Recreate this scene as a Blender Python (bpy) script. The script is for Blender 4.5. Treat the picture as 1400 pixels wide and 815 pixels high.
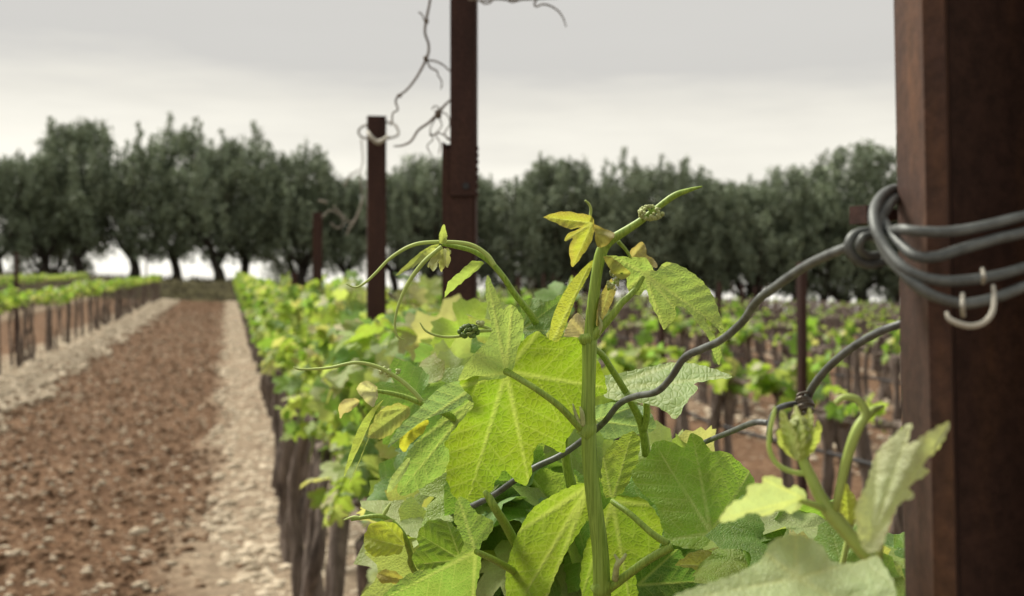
import bpy, math, random
import numpy as np
from mathutils import Vector, Matrix, noise as mnoise
from mathutils.geometry import delaunay_2d_cdt
for o in list(bpy.data.objects): bpy.data.objects.remove(o)
scene = bpy.context.scene
COL = scene.collection
R = random.Random(7)
NR = np.random.RandomState(11)

# ------------------------------------------------------------ camera, sky, sun, exposure
F = 1400*50/36.0
YAW, PITCH = math.radians(11.3), math.radians(0.66)
CAM = np.array([0, 0, 1.45])
cd = bpy.data.cameras.new('camera'); cam = bpy.data.objects.new('camera', cd); COL.objects.link(cam)
cam.location = CAM; cam.rotation_euler = (math.pi/2+PITCH, 0, -YAW)
cd.lens = 50; cd.sensor_width = 36; cd.clip_start = 0.05; cd.clip_end = 5000
cd.dof.use_dof = True; cd.dof.focus_distance = 0.80; cd.dof.aperture_fstop = 15
scene.camera = cam
fw = np.array([math.sin(YAW)*math.cos(PITCH), math.cos(YAW)*math.cos(PITCH), math.sin(PITCH)])
rt = np.array([math.cos(YAW), -math.sin(YAW), 0.0]); up = np.cross(rt, fw)
def at(px, py, d):
    return CAM + fw*d + rt*((px-700)/F*d) + up*((407.5-py)/F*d)

SUN_EL, SUN_AZ = math.radians(52), math.radians(-38)      # high, ahead of the camera and to the left
w = bpy.data.worlds.new('World'); scene.world = w; w.use_nodes = True
nt = w.node_tree; N = nt.nodes; L = nt.links; N.clear()
def nd(t, **k):
    n = N.new(t)
    for a, b in k.items():
        if a in n.inputs: n.inputs[a].default_value = b
        else: setattr(n, a, b)
    return n
sky = nd('ShaderNodeTexSky', sky_type='NISHITA', sun_disc=False, sun_elevation=SUN_EL, sun_rotation=SUN_AZ)
bg1 = nd('ShaderNodeBackground', Strength=0.05); L.new(sky.outputs[0], bg1.inputs[0])
tc = nd('ShaderNodeTexCoord'); mp = nd('ShaderNodeMapping'); mp.inputs['Scale'].default_value = (1.6, 1.6, 10)
mp.inputs['Location'].default_value = (0.35, 0.1, 0.2)
mp.inputs['Rotation'].default_value = (0.0, math.radians(5), 0)
L.new(tc.outputs['Generated'], mp.inputs[0])
nz = nd('ShaderNodeTexNoise', Scale=1.7, Detail=6.0, Roughness=0.58); L.new(mp.outputs[0], nz.inputs['Vector'])
sx = nd('ShaderNodeSeparateXYZ'); L.new(tc.outputs['Generated'], sx.inputs[0])
# overcast: bright thin air low down, a ragged darker deck from about ten degrees up to the zenith
ma = nd('ShaderNodeMath', operation='MULTIPLY_ADD'); L.new(nz.outputs[0], ma.inputs[0]); ma.inputs[1].default_value = .17; L.new(sx.outputs['Z'], ma.inputs[2])
cr = nd('ShaderNodeValToRGB'); mr = nd('ShaderNodeMapRange'); mr.inputs['From Min'].default_value = .085; mr.inputs['From Max'].default_value = .385
L.new(ma.outputs[0], mr.inputs[0]); L.new(mr.outputs[0], cr.inputs[0]); E = cr.color_ramp.elements
while len(E) < 5: E.new(.5)
for e, (p_, c_) in zip(E, ((.05, (.95, .92, .83)), (.30, (.76, .73, .645)), (.46, (.63, .605, .54)), (.62, (.49, .475, .445)), (.95, (.52, .505, .475)))):
    e.position = p_; e.color = (*c_, 1)
mx = cr
bg2 = nd('ShaderNodeBackground', Strength=0.95); L.new(mx.outputs[0], bg2.inputs[0])
ad = nd('ShaderNodeAddShader'); L.new(bg1.outputs[0], ad.inputs[0]); L.new(bg2.outputs[0], ad.inputs[1])
ms = nd('ShaderNodeMixShader'); ms.inputs[0].default_value = .93
L.new(bg1.outputs[0], ms.inputs[1]); L.new(bg2.outputs[0], ms.inputs[2])
wo = nd('ShaderNodeOutputWorld'); L.new(ms.outputs[0], wo.inputs[0])
sd = bpy.data.lights.new('sun', 'SUN'); sd.energy = 4.4; sd.angle = math.radians(25); sd.color = (1, .94, .83)
sun = bpy.data.objects.new('sun', sd); COL.objects.link(sun)
sun.rotation_euler = (math.pi/2-SUN_EL, 0, -SUN_AZ+math.pi)
scene.view_settings.view_transform = 'Standard'; scene.view_settings.look = 'None'
scene.view_settings.gamma = 1; scene.view_settings.exposure = 0.56
scene.cycles.max_bounces = 6; scene.cycles.transmission_bounces = 4; scene.cycles.transparent_max_bounces = 4

# ------------------------------------------------------------ materials
def mat(name, build):
    m = bpy.data.materials.new(name); m.use_nodes = True
    t = m.node_tree; t.nodes.clear()
    class G: pass
    g = G(); g.t = t
    def n(ty, _in=None, **k):
        x = t.nodes.new(ty)
        for a, b in k.items(): setattr(x, a, b)
        for a, b in (_in or {}).items():
            if isinstance(b, bpy.types.NodeSocket): t.links.new(b, x.inputs[a])
            else: x.inputs[a].default_value = b
        return x
    g.n = n
    def mth(op, a, b=0.0, c=0.0, clamp=False):
        x = n('ShaderNodeMath', operation=op); x.use_clamp = clamp
        for i, v in enumerate((a, b, c)):
            if isinstance(v, bpy.types.NodeSocket): t.links.new(v, x.inputs[i])
            else: x.inputs[i].default_value = v
        return x.outputs[0]
    g.m = mth
    def mix(f, a, b, bt='MIX'):
        x = n('ShaderNodeMix', data_type='RGBA', blend_type=bt)
        for i, v in ((0, f), (6, a), (7, b)):
            if isinstance(v, bpy.types.NodeSocket): t.links.new(v, x.inputs[i])
            else: x.inputs[i].default_value = (v if i == 0 else (*v, 1) if len(v) == 3 else v)
        return x.outputs[2]
    g.mix = mix
    def ramp(f, *stops):
        x = n('ShaderNodeValToRGB', {0: f}); e = x.color_ramp.elements
        while len(e) < len(stops): e.new(.5)
        for el, (p, c) in zip(e, stops):
            el.position = p; el.color = (*c, 1) if len(c) == 3 else c
        return x.outputs[0]
    g.ramp = ramp
    s = build(g)
    t.links.new(s, n('ShaderNodeOutputMaterial').inputs[0])
    return m

def leaf_mat(name, stuff=False, detail=True, trans=0.5):
    def b(g):
        n, m, mix = g.n, g.m, g.mix
        if stuff:
            base = n('ShaderNodeAttribute', attribute_name='Col').outputs['Color']
            young = None
        else:
            oi = n('ShaderNodeObjectInfo'); base = oi.outputs['Color']; young = m('SUBTRACT', 1.0, oi.outputs['Alpha'])
        at_ = n('ShaderNodeAttribute', attribute_name='vein')
        sp = n('ShaderNodeSeparateXYZ', {0: at_.outputs['Vector']})
        u, v, tt = sp.outputs
        col = base; nrm = None
        if detail:
            uv = n('ShaderNodeAttribute', attribute_name='flat').outputs['Vector']
            n1 = n('ShaderNodeTexNoise', {'Vector': uv, 'Scale': 3.0, 'Detail': 4.0})
            hs = n('ShaderNodeHueSaturation', {'Color': col, 'Value': m('MULTIPLY_ADD', n1.outputs[0], .7, .65), 'Hue': m('MULTIPLY_ADD', n1.outputs[0], .05, .475)})
            col = hs.outputs[0]
            if young is not None:
                n2 = n('ShaderNodeTexNoise', {'Vector': uv, 'Scale': 5.0, 'Detail': 3.0})
                yf = m('MULTIPLY', young, m('MULTIPLY', m('POWER', tt, 2.0), m('MULTIPLY_ADD', n2.outputs[0], 1.6, .1), clamp=True), clamp=True)
                col = mix(yf, col, (.34, .25, .10))
            mainv = m('SUBTRACT', 1.25, m('DIVIDE', v, m('MULTIPLY_ADD', u, -.018, .028)), clamp=True)
            ph = m('FRACT', m('DIVIDE', m('SUBTRACT', u, m('MULTIPLY', v, .75)), .155))
            tri = m('ABSOLUTE', m('SUBTRACT', ph, .5))
            sec = m('MULTIPLY', m('SUBTRACT', 1.0, m('DIVIDE', tri, .085), clamp=True), m('GREATER_THAN', u, .05))
            vor = n('ShaderNodeTexVoronoi', {'Vector': uv, 'Scale': 24.0, 'Randomness': 1.0}, feature='DISTANCE_TO_EDGE')
            ter = m('SUBTRACT', 1.0, m('DIVIDE', vor.outputs['Distance'], .10), clamp=True)
            vv = m('MAXIMUM', mainv, m('MULTIPLY', sec, .5))
            vv = m('MAXIMUM', vv, m('MULTIPLY', ter, .32))
            col = mix(m('MULTIPLY', vv, .75), col, mix(.6, col, (.60, .66, .30)))
            h = m('ADD', m('MULTIPLY', tri, .55), m('MULTIPLY', m('MINIMUM', vor.outputs['Distance'], .25), 2.6))
            h = m('SUBTRACT', h, m('MULTIPLY', mainv, .7))
            bp = n('ShaderNodeBump', {'Strength': .48, 'Distance': .0009, 'Height': h}); nrm = bp.outputs[0]
        bw = mix(.5, col, mix(1.0, col, (1.25, 1.25, .35), 'MULTIPLY'))
        pin = {'Base Color': col, 'Roughness': .52, 'Specular IOR Level': .35}
        if nrm is not None: pin['Normal'] = nrm
        p = n('ShaderNodeBsdfPrincipled', pin)
        tin = {'Color': mix(.35, bw, mix(1.0, col, (1.55, 1.6, .48), 'MULTIPLY'))}
        if nrm is not None: tin['Normal'] = nrm
        tr = n('ShaderNodeBsdfTranslucent', tin)
        return n('ShaderNodeMixShader', {0: trans, 1: p.outputs[0], 2: tr.outputs[0]}).outputs[0]
    return mat(name, b)
M_LEAF = leaf_mat('vine leaf with veins')
M_LEAFC = leaf_mat('row vine leaf', detail=False)
M_LEAFS = leaf_mat('massed vine leaf', stuff=True, detail=False)

def simple(name, col, rough=.6, var=.3, scale=30, bump=.0, metal=0, dist=.002, spec=.3, col2=None, stretch=(1,1,1)):
    def b(g):
        tc = g.n('ShaderNodeTexCoord').outputs['Object']
        mp = g.n('ShaderNodeMapping', {'Vector': tc, 'Scale': stretch}).outputs[0]
        nz = g.n('ShaderNodeTexNoise', {'Vector': mp, 'Scale': scale, 'Detail': 6.0, 'Roughness': .62})
        c1 = tuple(c*(1-var) for c in col); c2 = tuple(c*(1+var) for c in (col2 or col))
        c = g.ramp(nz.outputs[0], (.32, c1), (.68, c2))
        pin = {'Base Color': c, 'Roughness': rough, 'Metallic': metal, 'Specular IOR Level': spec}
        if bump: pin['Normal'] = g.n('ShaderNodeBump', {'Strength': bump, 'Distance': dist, 'Height': nz.outputs[0]}).outputs[0]
        return g.n('ShaderNodeBsdfPrincipled', pin).outputs[0]
    return mat(name, b)
def rust_mat(name, base, orange, scale):
    def b(g):
        tc = g.n('ShaderNodeTexCoord').outputs['Object']
        mp = g.n('ShaderNodeMapping', {'Vector': tc, 'Scale': (1, 1, .25)}).outputs[0]
        a = g.n('ShaderNodeTexNoise', {'Vector': mp, 'Scale': scale, 'Detail': 7.0, 'Roughness': .65})
        f = g.n('ShaderNodeTexNoise', {'Vector': tc, 'Scale': scale*14, 'Detail': 4.0, 'Roughness': .7})
        c = g.ramp(a.outputs[0], (.30, tuple(x*.62 for x in base)), (.5, base), (.74, orange))
        c = g.mix(.55, c, g.ramp(f.outputs[0], (.35, (.35, .33, .33)), (.65, (1.25, 1.15, 1.1))), 'MULTIPLY')
        h = g.m('ADD', a.outputs[0], g.m('MULTIPLY', f.outputs[0], .5))
        nb = g.n('ShaderNodeBump', {'Strength': .6, 'Distance': .0012, 'Height': h}).outputs[0]
        return g.n('ShaderNodeBsdfPrincipled', {'Base Color': c, 'Roughness': .78, 'Metallic': .0, 'Specular IOR Level': .25, 'Normal': nb}).outputs[0]
    return mat(name, b)
M_RUST = rust_mat('rusted steel near', (.062, .033, .024), (.165, .080, .036), 12)
M_RUST2 = rust_mat('rusted steel', (.046, .022, .017), (.075, .036, .024), 14)
M_WIRE = simple('galvanised wire', (.115, .125, .12), .55, .4, 120, .5, .35, .0008, .35, stretch=(1, 1, 1))
M_WIREB = simple('weathered trellis wire', (.13, .115, .09), .5, .4, 160, .6, .35, .0008, .4)
M_CLIP = simple('pale clip steel', (.40, .38, .32), .55, .25, 60, .2, .2, .0005)
M_STEM = simple('green shoot', (.18, .29, .035), .5, .18, 900, .3, 0, .0005, .3, (.26, .37, .06), (1, 1, .03))
M_STEMB = simple('pale tendril', (.36, .46, .12), .5, .15, 60, 0, 0)
M_BUD = simple('flower buds', (.10, .16, .035), .5, .3, 200)
M_BUDP = simple('pale flower buds', (.38, .43, .18), .6, .25, 200)
M_BARK = simple('shaggy vine bark', (.075, .058, .048), .9, .45, 38, .9, 0, .006, .1, (.16, .13, .11), (1, 1, .12))
M_CANE = simple('dry cane', (.14, .115, .09), .85, .3, 60, .5, 0, .001, .1)
M_CANEP = simple('bleached cane', (.26, .235, .20), .85, .25, 60)
M_HOSE = simple('black drip hose', (.02, .02, .022), .5, .2, 20)
M_STONE = simple('limestone', (.42, .345, .245), .9, .22, 14, .5, 0, .004, .1, (.50, .43, .33))
M_CLOD = simple('soil clod', (.125, .074, .044), .95, .4, 20, .8, 0, .004, .05, (.21, .14, .090))
M_OBARK = simple('olive bark', (.05, .042, .035), .9, .4, 6, .8, 0, .03, .1)
def olive(g):
    c = g.n('ShaderNodeAttribute', attribute_name='Col').outputs['Color']
    p = g.n('ShaderNodeBsdfPrincipled', {'Base Color': c, 'Roughness': .6, 'Specular IOR Level': .25})
    t = g.n('ShaderNodeBsdfTranslucent', {'Color': c})
    return g.n('ShaderNodeMixShader', {0: .18, 1: p.outputs[0], 2: t.outputs[0]}).outputs[0]
M_OLIVE = mat('olive foliage', olive)

ROWS_X = [.36, -2.72, -5.55, -8.4] + [2.75+2.75*k for k in range(11)]
def ground_mat(g):
    n, m, mix = g.n, g.m, g.mix
    pos = n('ShaderNodeNewGeometry').outputs['Position']
    sp = n('ShaderNodeSeparateXYZ', {0: pos})
    a = n('ShaderNodeTexNoise', {'Vector': pos, 'Scale': 1.3, 'Detail': 8.0, 'Roughness': .65})
    b = n('ShaderNodeTexNoise', {'Vector': pos, 'Scale': 16.0, 'Detail': 6.0, 'Roughness': .7})
    c = n('ShaderNodeTexVoronoi', {'Vector': pos, 'Scale': 22.0})
    soil = g.ramp(b.outputs[0], (.30, (.064, .036, .021)), (.5, (.135, .080, .047)), (.72, (.25, .170, .110)))
    soil = mix(.5, soil, g.ramp(a.outputs[0], (.3, (.62, .60, .58)), (.7, (1.3, 1.27, 1.22))), 'MULTIPLY')
    peb = g.ramp(c.outputs['Color'], (.80, (0, 0, 0)), (.90, (1, 1, 1)))
    soil = mix(m('MULTIPLY', peb, m('LESS_THAN', c.outputs['Distance'], .38)), soil, (.34, .27, .20))
    strip = n('ShaderNodeAttribute', attribute_name='strip').outputs['Fac']
    st = g.ramp(b.outputs[0], (.3, (.15, .11, .075)), (.7, (.38, .305, .215)))
    sf = m('MULTIPLY', strip, g.ramp(a.outputs[0], (.25, (.5,)*3), (.5, (1,)*3)))
    col = mix(sf, soil, st)
    h = m('ADD', b.outputs[0], m('MULTIPLY', c.outputs['Distance'], .5))
    nb = n('ShaderNodeBump', {'Strength': .9, 'Distance': .03, 'Height': h}).outputs[0]
    return n('ShaderNodeBsdfPrincipled', {'Base Color': col, 'Roughness': .95, 'Specular IOR Level': .08, 'Normal': nb}).outputs[0]
M_GROUND = mat('tilled brown soil', ground_mat)
M_BANK = simple('dry grassy bank', (.055, .045, .03), .95, .5, 3, .9, 0, .05, .05, (.075, .07, .035))
M_FAR = simple('far land', (.10, .11, .07), .95, .3, .01)

# ------------------------------------------------------------ mesh helpers
class MB:
    def __init__(s): s.v = []; s.f = []; s.n = 0; s.c = []
    def add(s, v, f, c=None):
        v = np.asarray(v, float); s.v.append(v)
        f = np.asarray(f, dtype=object) if not isinstance(f, np.ndarray) else f
        s.f.append([tuple(int(i)+s.n for i in q) for q in f]); s.n += len(v)
        if c is not None:
            c = np.asarray(c, float); s.c.append(np.tile(c, (len(v), 1)) if c.ndim == 1 else c)
        return s
    def mesh(s, name, m, smooth=True, org=None):
        v = np.concatenate(s.v) if s.v else np.zeros((0, 3))
        if org is not None: v = v-np.asarray(org)
        me = bpy.data.meshes.new(name); me.from_pydata(v.tolist(), [], [q for f in s.f for q in f])
        if smooth: me.polygons.foreach_set('use_smooth', [True]*len(me.polygons))
        if s.c:
            at_ = me.color_attributes.new('Col', 'FLOAT_COLOR', 'POINT')
            c = np.concatenate(s.c); at_.data.foreach_set('color', np.hstack([c, np.ones((len(c), 1))]).ravel())
        me.materials.append(m); me.update(); return me
def quick(name, v, nf, m, col=None, smooth=False):
    """fast mesh from vertex array and an (n,k) index array"""
    me = bpy.data.meshes.new(name); k = nf.shape[1]
    me.vertices.add(len(v)); me.vertices.foreach_set('co', np.asarray(v, np.float32).ravel())
    me.loops.add(nf.size); me.loops.foreach_set('vertex_index', nf.astype(np.int32).ravel())
    me.polygons.add(len(nf)); me.polygons.foreach_set('loop_start', np.arange(0, nf.size, k, dtype=np.int32))
    me.polygons.foreach_set('loop_total', np.full(len(nf), k, np.int32))
    me.update(calc_edges=True)
    if smooth: me.polygons.foreach_set('use_smooth', [True]*len(nf))
    if col is not None:
        a = me.color_attributes.new('Col', 'FLOAT_COLOR', 'POINT')
        a.data.foreach_set('color', np.hstack([col, np.ones((len(col), 1))]).astype(np.float32).ravel())
    me.materials.append(m); return me

def obj(name, me, parent=None, M=None, color=None, kind=None):
    o = bpy.data.objects.new(name, me); COL.objects.link(o)
    if parent is not None: o.parent = parent
    if M is not None: o.matrix_local = M
    if color is not None: o.color = color
    if kind: o['kind'] = kind
    return o
def thing(name, label, cat, loc, group=None, me=None, rz=0):
    o = bpy.data.objects.new(name, me); COL.objects.link(o); o.location = loc; o.rotation_euler = (0, 0, rz)
    o['label'] = label; o['category'] = cat
    if group: o['group'] = group
    return o
def spline(P, n=8):
    P = np.asarray(P, float)
    if len(P) < 3: 
        t = np.linspace(0, 1, n+1)[:, None]; return P[0]*(1-t)+P[-1]*t
    Q = np.vstack([2*P[0]-P[1], P, 2*P[-1]-P[-2]]); out = []
    for i in range(1, len(Q)-2):
        p0, p1, p2, p3 = Q[i-1:i+3]
        for t in np.linspace(0, 1, n, endpoint=False):
            out.append(.5*((2*p1)+(-p0+p2)*t+(2*p0-5*p1+4*p2-p3)*t*t+(-p0+3*p1-3*p2+p3)*t**3))
    out.append(Q[-2]); return np.array(out)
def tube(P, r, seg=8, n=6, rough=0.0, ridge=0, seed=0):
    """P (k,3) points, r scalar or (k,) radii -> swept tube with closed ends"""
    P = np.asarray(P, float); r = np.broadcast_to(np.asarray(r, float), (len(P),))
    C4 = spline(np.hstack([P, r[:, None]]), n) if n > 1 else np.hstack([P, r[:, None]])
    C, rr = C4[:, :3], np.maximum(C4[:, 3], 1e-5)
    T = np.gradient(C, axis=0); T /= np.linalg.norm(T, axis=1)[:, None]+1e-12
    ref = np.array([0, 0, 1.]) if abs(T[0][2]) < .9 else np.array([1., 0, 0])
    X = np.cross(ref, T[0]); X /= np.linalg.norm(X); V = []; rs = np.random.RandomState(seed)
    ph = rs.rand(3)*6.28; prof = rs.rand(seg)*2-1
    for i in range(len(C)):
        X = X-T[i]*np.dot(X, T[i]); X /= np.linalg.norm(X)+1e-12; Y = np.cross(T[i], X)
        a = np.arange(seg)/seg*2*math.pi
        k = np.ones(seg)
        if rough: k = 1+rough*(.6*np.roll(prof, int(i*.15))+.4*(rs.rand(seg)*2-1)+.5*math.sin(i*.55+ph[0]))
        if ridge: k = k*(1+.10*np.cos(a*ridge+i*.02))
        V.append(C[i]+(np.cos(a)*k*rr[i])[:, None]*X+(np.sin(a)*k*rr[i])[:, None]*Y)
    V = np.concatenate(V); m_ = len(C); f = []
    for i in range(m_-1):
        for j in range(seg):
            j2 = (j+1) % seg; f.append((i*seg+j, i*seg+j2, (i+1)*seg+j2, (i+1)*seg+j))
    f.append(tuple(range(seg))[::-1]); f.append(tuple((m_-1)*seg+j for j in range(seg)))
    return V, f
def box(c, s, rz=0):
    c = np.asarray(c, float); s = np.asarray(s, float)/2
    v = np.array([(x, y, z) for x in (-1, 1) for y in (-1, 1) for z in (-1, 1)], float)*s
    if rz:
        ca, sa = math.cos(rz), math.sin(rz); v = v @ np.array([[ca, sa, 0], [-sa, ca, 0], [0, 0, 1]])
    return v+c, [(0, 1, 3, 2), (4, 6, 7, 5), (0, 4, 5, 1), (2, 3, 7, 6), (0, 2, 6, 4), (1, 5, 7, 3)]
def gz(x, y):
    return 0.0326*min(y, 60)-0.029*x
ICO = None
def ico():
    t = (1+5**.5)/2
    v = np.array([(-1, t, 0), (1, t, 0), (-1, -t, 0), (1, -t, 0), (0, -1, t), (0, 1, t), (0, -1, -t), (0, 1, -t), (t, 0, -1), (t, 0, 1), (-t, 0, -1), (-t, 0, 1)])/math.sqrt(1+t*t)
    f = np.array([(0, 11, 5), (0, 5, 1), (0, 1, 7), (0, 7, 10), (0, 10, 11), (1, 5, 9), (5, 11, 4), (11, 10, 2), (10, 7, 6), (7, 1, 8), (3, 9, 4), (3, 4, 2), (3, 2, 6), (3, 6, 8), (3, 8, 9), (4, 9, 5), (2, 4, 11), (6, 2, 10), (8, 6, 7), (9, 8, 1)])
    return v, f
IV, IF = ico()

# ------------------------------------------------------------ terrain
def strip_f(x):
    d = np.min(np.abs(x[..., None]-np.array(ROWS_X)[None, :]), axis=-1)
    return d
def terrain_z(X, Y):
    Yc = np.minimum(Y, 60)
    Z = .0326*Yc-.029*X
    Z = Z-np.clip(Y-70, 0, None)*.02-np.clip(X-60, 0, None)*.01+np.clip(-30-X, 0, None)*-.02
    return Z
def make_ground():
    xs = np.unique(np.round(np.concatenate([np.linspace(-2500, -60, 14), np.linspace(-60, -9, 24), np.linspace(-9, -3.4, 45), np.arange(-3.4, 1.2, .045), np.arange(1.2, 12, .16), np.linspace(12, 60, 90), np.linspace(60, 2500, 14)]), 3))
    ys = [-20., -10., -4., -1., 1., 2.5, 3.5]; y = 4.0
    while y < 66: ys.append(y); y += max(.045, y*.0085)
    ys += list(np.linspace(67, 90, 12))+[110, 150, 220, 400, 800, 1600, 3500]
    ys = np.array(ys); X, Y = np.meshgrid(xs, ys)
    Z = terrain_z(X, Y)
    d = strip_f(X); s = np.clip(1-(d-.42)/.16, 0, 1)
    nx, ny = X.shape
    H = np.zeros_like(Z); fine = (X > -9) & (X < 14) & (Y > 2) & (Y < 66)
    idx = np.argwhere(fine)
    for i, j in idx:
        x_, y_ = X[i, j], Y[i, j]
        a = mnoise.noise((x_*2.1, y_*1.2, 0)); b = mnoise.noise((x_*7, y_*6, 3)); c = mnoise.noise((x_*17, y_*15, 7)) if y_ < 30 else 0
        H[i, j] = a*.045+b*.045+c*.030
        s[i, j] *= 1
    # wavering edge of the stony strips
    W = np.zeros_like(Z)
    for i, j in idx: W[i, j] = mnoise.noise((X[i, j]*1.5, Y[i, j]*.8, 20))
    s = np.clip(1-(d+W*.26-np.where(X > 1.5, .22, .36))/.20, 0, 1)*np.where(X > 1.5, .5, 1)
    Z = Z+H*(1-.6*s)+s*.045
    Z = np.where(Y > 66, Z-.2, Z)
    v = np.stack([X, Y, Z], -1).reshape(-1, 3)
    a = np.arange((nx-1)*ny).reshape(nx-1, ny)[:, :-1].ravel()
    f = np.stack([a, a+1, a+ny+1, a+ny], 1)
    me = quick('ground', v, f, M_GROUND, smooth=True)
    at_ = me.attributes.new('strip', 'FLOAT', 'POINT'); at_.data.foreach_set('value', s.ravel().astype(np.float32))
    return obj('ground', me, kind='structure')
GROUND = make_ground()

def lumps(name, n, pick, size, m, flat=.6):
    """many rough lumps joined: pick(n)->x,y arrays"""
    x, y = pick(n); s = size(n, y)
    rs = NR
    V = IV[None]*(1+.28*(rs.rand(n, 12, 1)*2-1))
    V = V*np.stack([.8+.6*rs.rand(n), .8+.5*rs.rand(n), flat*(.7+.6*rs.rand(n))], 1)[:, None, :]
    a = rs.rand(n)*6.28; ca, sa = np.cos(a), np.sin(a)
    X = V[..., 0]*ca[:, None]-V[..., 1]*sa[:, None]; Y = V[..., 0]*sa[:, None]+V[..., 1]*ca[:, None]
    P = np.stack([X, Y, V[..., 2]], -1)*s[:, None, None]
    P = P+np.stack([x, y, .0326*np.minimum(y, 60)-.029*x+.035+s*.12], 1)[:, None, :]
    f = (IF[None]+np.arange(n)[:, None, None]*12).reshape(-1, 3)
    return quick(name, P.reshape(-1, 3), f, m)
def yd(n, y0, y1):            # density falling with distance
    u = NR.rand(n); return y0*(y1/y0)**u
def strip_pick(xc, y0, y1, hw=.5):
    def f(n):
        y = yd(n, y0, y1); x = xc+NR.uniform(-hw, hw, n)*(.9+.2*np.sin(y*1.7)); return x, y
    return f
st = lumps('gravel', 7000, strip_pick(.36, 4.5, 60, .46), lambda n, y: (.009+.03*NR.rand(n)**2.2)*(1+y*.012), M_STONE)
obj('gravel', st, GROUND, kind='stuff')
st = lumps('gravel', 5500, strip_pick(-2.45, 9, 60, .62), lambda n, y: (.012+.035*NR.rand(n)**2)*(1+y*.012), M_STONE)
obj('gravel', st, GROUND, kind='stuff')
def rightpick(n):
    y = yd(n, 5, 55); k = NR.randint(0, 6, n); x = 2.75+2.75*k+NR.uniform(-.8, .8, n); return x, y
obj('gravel', lumps('gravel', 8000, rightpick, lambda n, y: (.014+.035*NR.rand(n)**2)*(1+y*.012), M_STONE), GROUND, kind='stuff')
obj('clods', lumps('clods', 10000, lambda n: (NR.uniform(-2.2, .1, n), yd(n, 5, 60)), lambda n, y: (.004+.022*NR.rand(n)**3.5)*(1+y*.01), M_CLOD, .7), GROUND, kind='stuff')
obj('gravel', lumps('gravel', 3600, lambda n: (NR.uniform(-2.2, .1, n), yd(n, 5, 45)), lambda n, y: (.006+.018*NR.rand(n)**2.5)*(1+y*.012), M_STONE, .45), GROUND, kind='stuff')
# the largest stones one by one
smes = []
for k in range(8):
    v = IV*(1+.22*(NR.rand(12, 1)*2-1))*np.array([1, .75, .42+.15*R.random()])
    smes.append(quick('stone', v, IF, M_STONE, smooth=False))
def stone(x, y, s, rz=None):
    z = gz(x, y)+.045
    obj('stone', R.choice(smes), GROUND, Matrix.LocRotScale(Vector((x, y, z)), Matrix.Rotation(R.random()*6.28 if rz is None else rz, 4, 'Z').to_quaternion(), Vector((s, s, s))))
for px, py, w_ in ((188, 728, 34), (192, 800, 26), (66, 738, 18), (160, 522, 14), (325, 725, 36), (335, 760, 34), (310, 690, 30), (345, 700, 34), (298, 655, 26), (320, 640, 28), (350, 790, 36), (305, 800, 30), (15, 758, 22), (110, 700, 16), (235, 770, 16), (60, 800, 20), (140, 660, 16), (200, 640, 12)):
    dirv = at(px, py, 1)-CAM; s_ = 1.45
    d = (1.45-.045)/-(dirv[2]-.0326*dirv[1]+.029*dirv[0]); P = CAM+dirv*d
    stone(P[0], P[1], w_/F*d/2)
for k in range(150):
    y = yd(1, 5.5, 16)[0]; stone(.34+R.uniform(-.42, .45), y, R.uniform(.02, .045))
for k in range(90):
    y = yd(1, 10.5, 24)[0]; stone(-2.45+R.uniform(-.6, .6), y, R.uniform(.03, .06))
for k in range(30):
    y = yd(1, 6.0, 16)[0]; stone(R.uniform(-1.9, .0), y, R.uniform(.018, .035))

def make_bank():
    xs = np.linspace(-30, 40, 260); prof = [(-1.3, -.1), (-.6, .18), (-.1, .62), (.5, .86), (1.3, .92), (4.5, .90), (7.0, .35), (9, -.6)]
    V = []
    for x in xs:
        k = 1.0 if x < 1 else max(.15, 1-(x-1)*.05)
        for dy, h in prof:
            V.append((x, 61+dy+.2*mnoise.noise((x*.7, dy, 1)), gz(x, 60)+h*k+.10*mnoise.noise((x*1.9, dy*2, 5))))
    n = len(prof); f = np.array([(i*n+j, (i+1)*n+j, (i+1)*n+j+1, i*n+j+1) for i in range(len(xs)-1) for j in range(n-1)])
    o = obj('bank', quick('bank', np.array(V), f, M_BANK, smooth=True), kind='structure'); return o
make_bank()
# dry grass on the bank
mb_v = []; 
n = 9000; x = NR.uniform(-25, 38, n); y = NR.uniform(60.0, 65, n); h = NR.uniform(.08, .34, n); wd = NR.uniform(.012, .03, n)
prx = [-1.3, -.6, -.1, .5, 1.3, 4.5]; prh = [-.1, .18, .62, .86, .92, .90]
kx = np.where(x < 1, 1.0, np.maximum(.15, 1-(x-1)*.05))
z = .0326*60-.029*x+np.interp(y-61, prx, prh)*kx-.05
lx = NR.uniform(-.1, .1, n)
V = np.stack([np.stack([x-wd, y, z], 1), np.stack([x+wd, y, z], 1), np.stack([x+lx, y, z+h], 1)], 1).reshape(-1, 3)
obj('dry_grass', quick('dry_grass', V, np.arange(3*n).reshape(-1, 3), M_BANK), kind='stuff')

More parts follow.
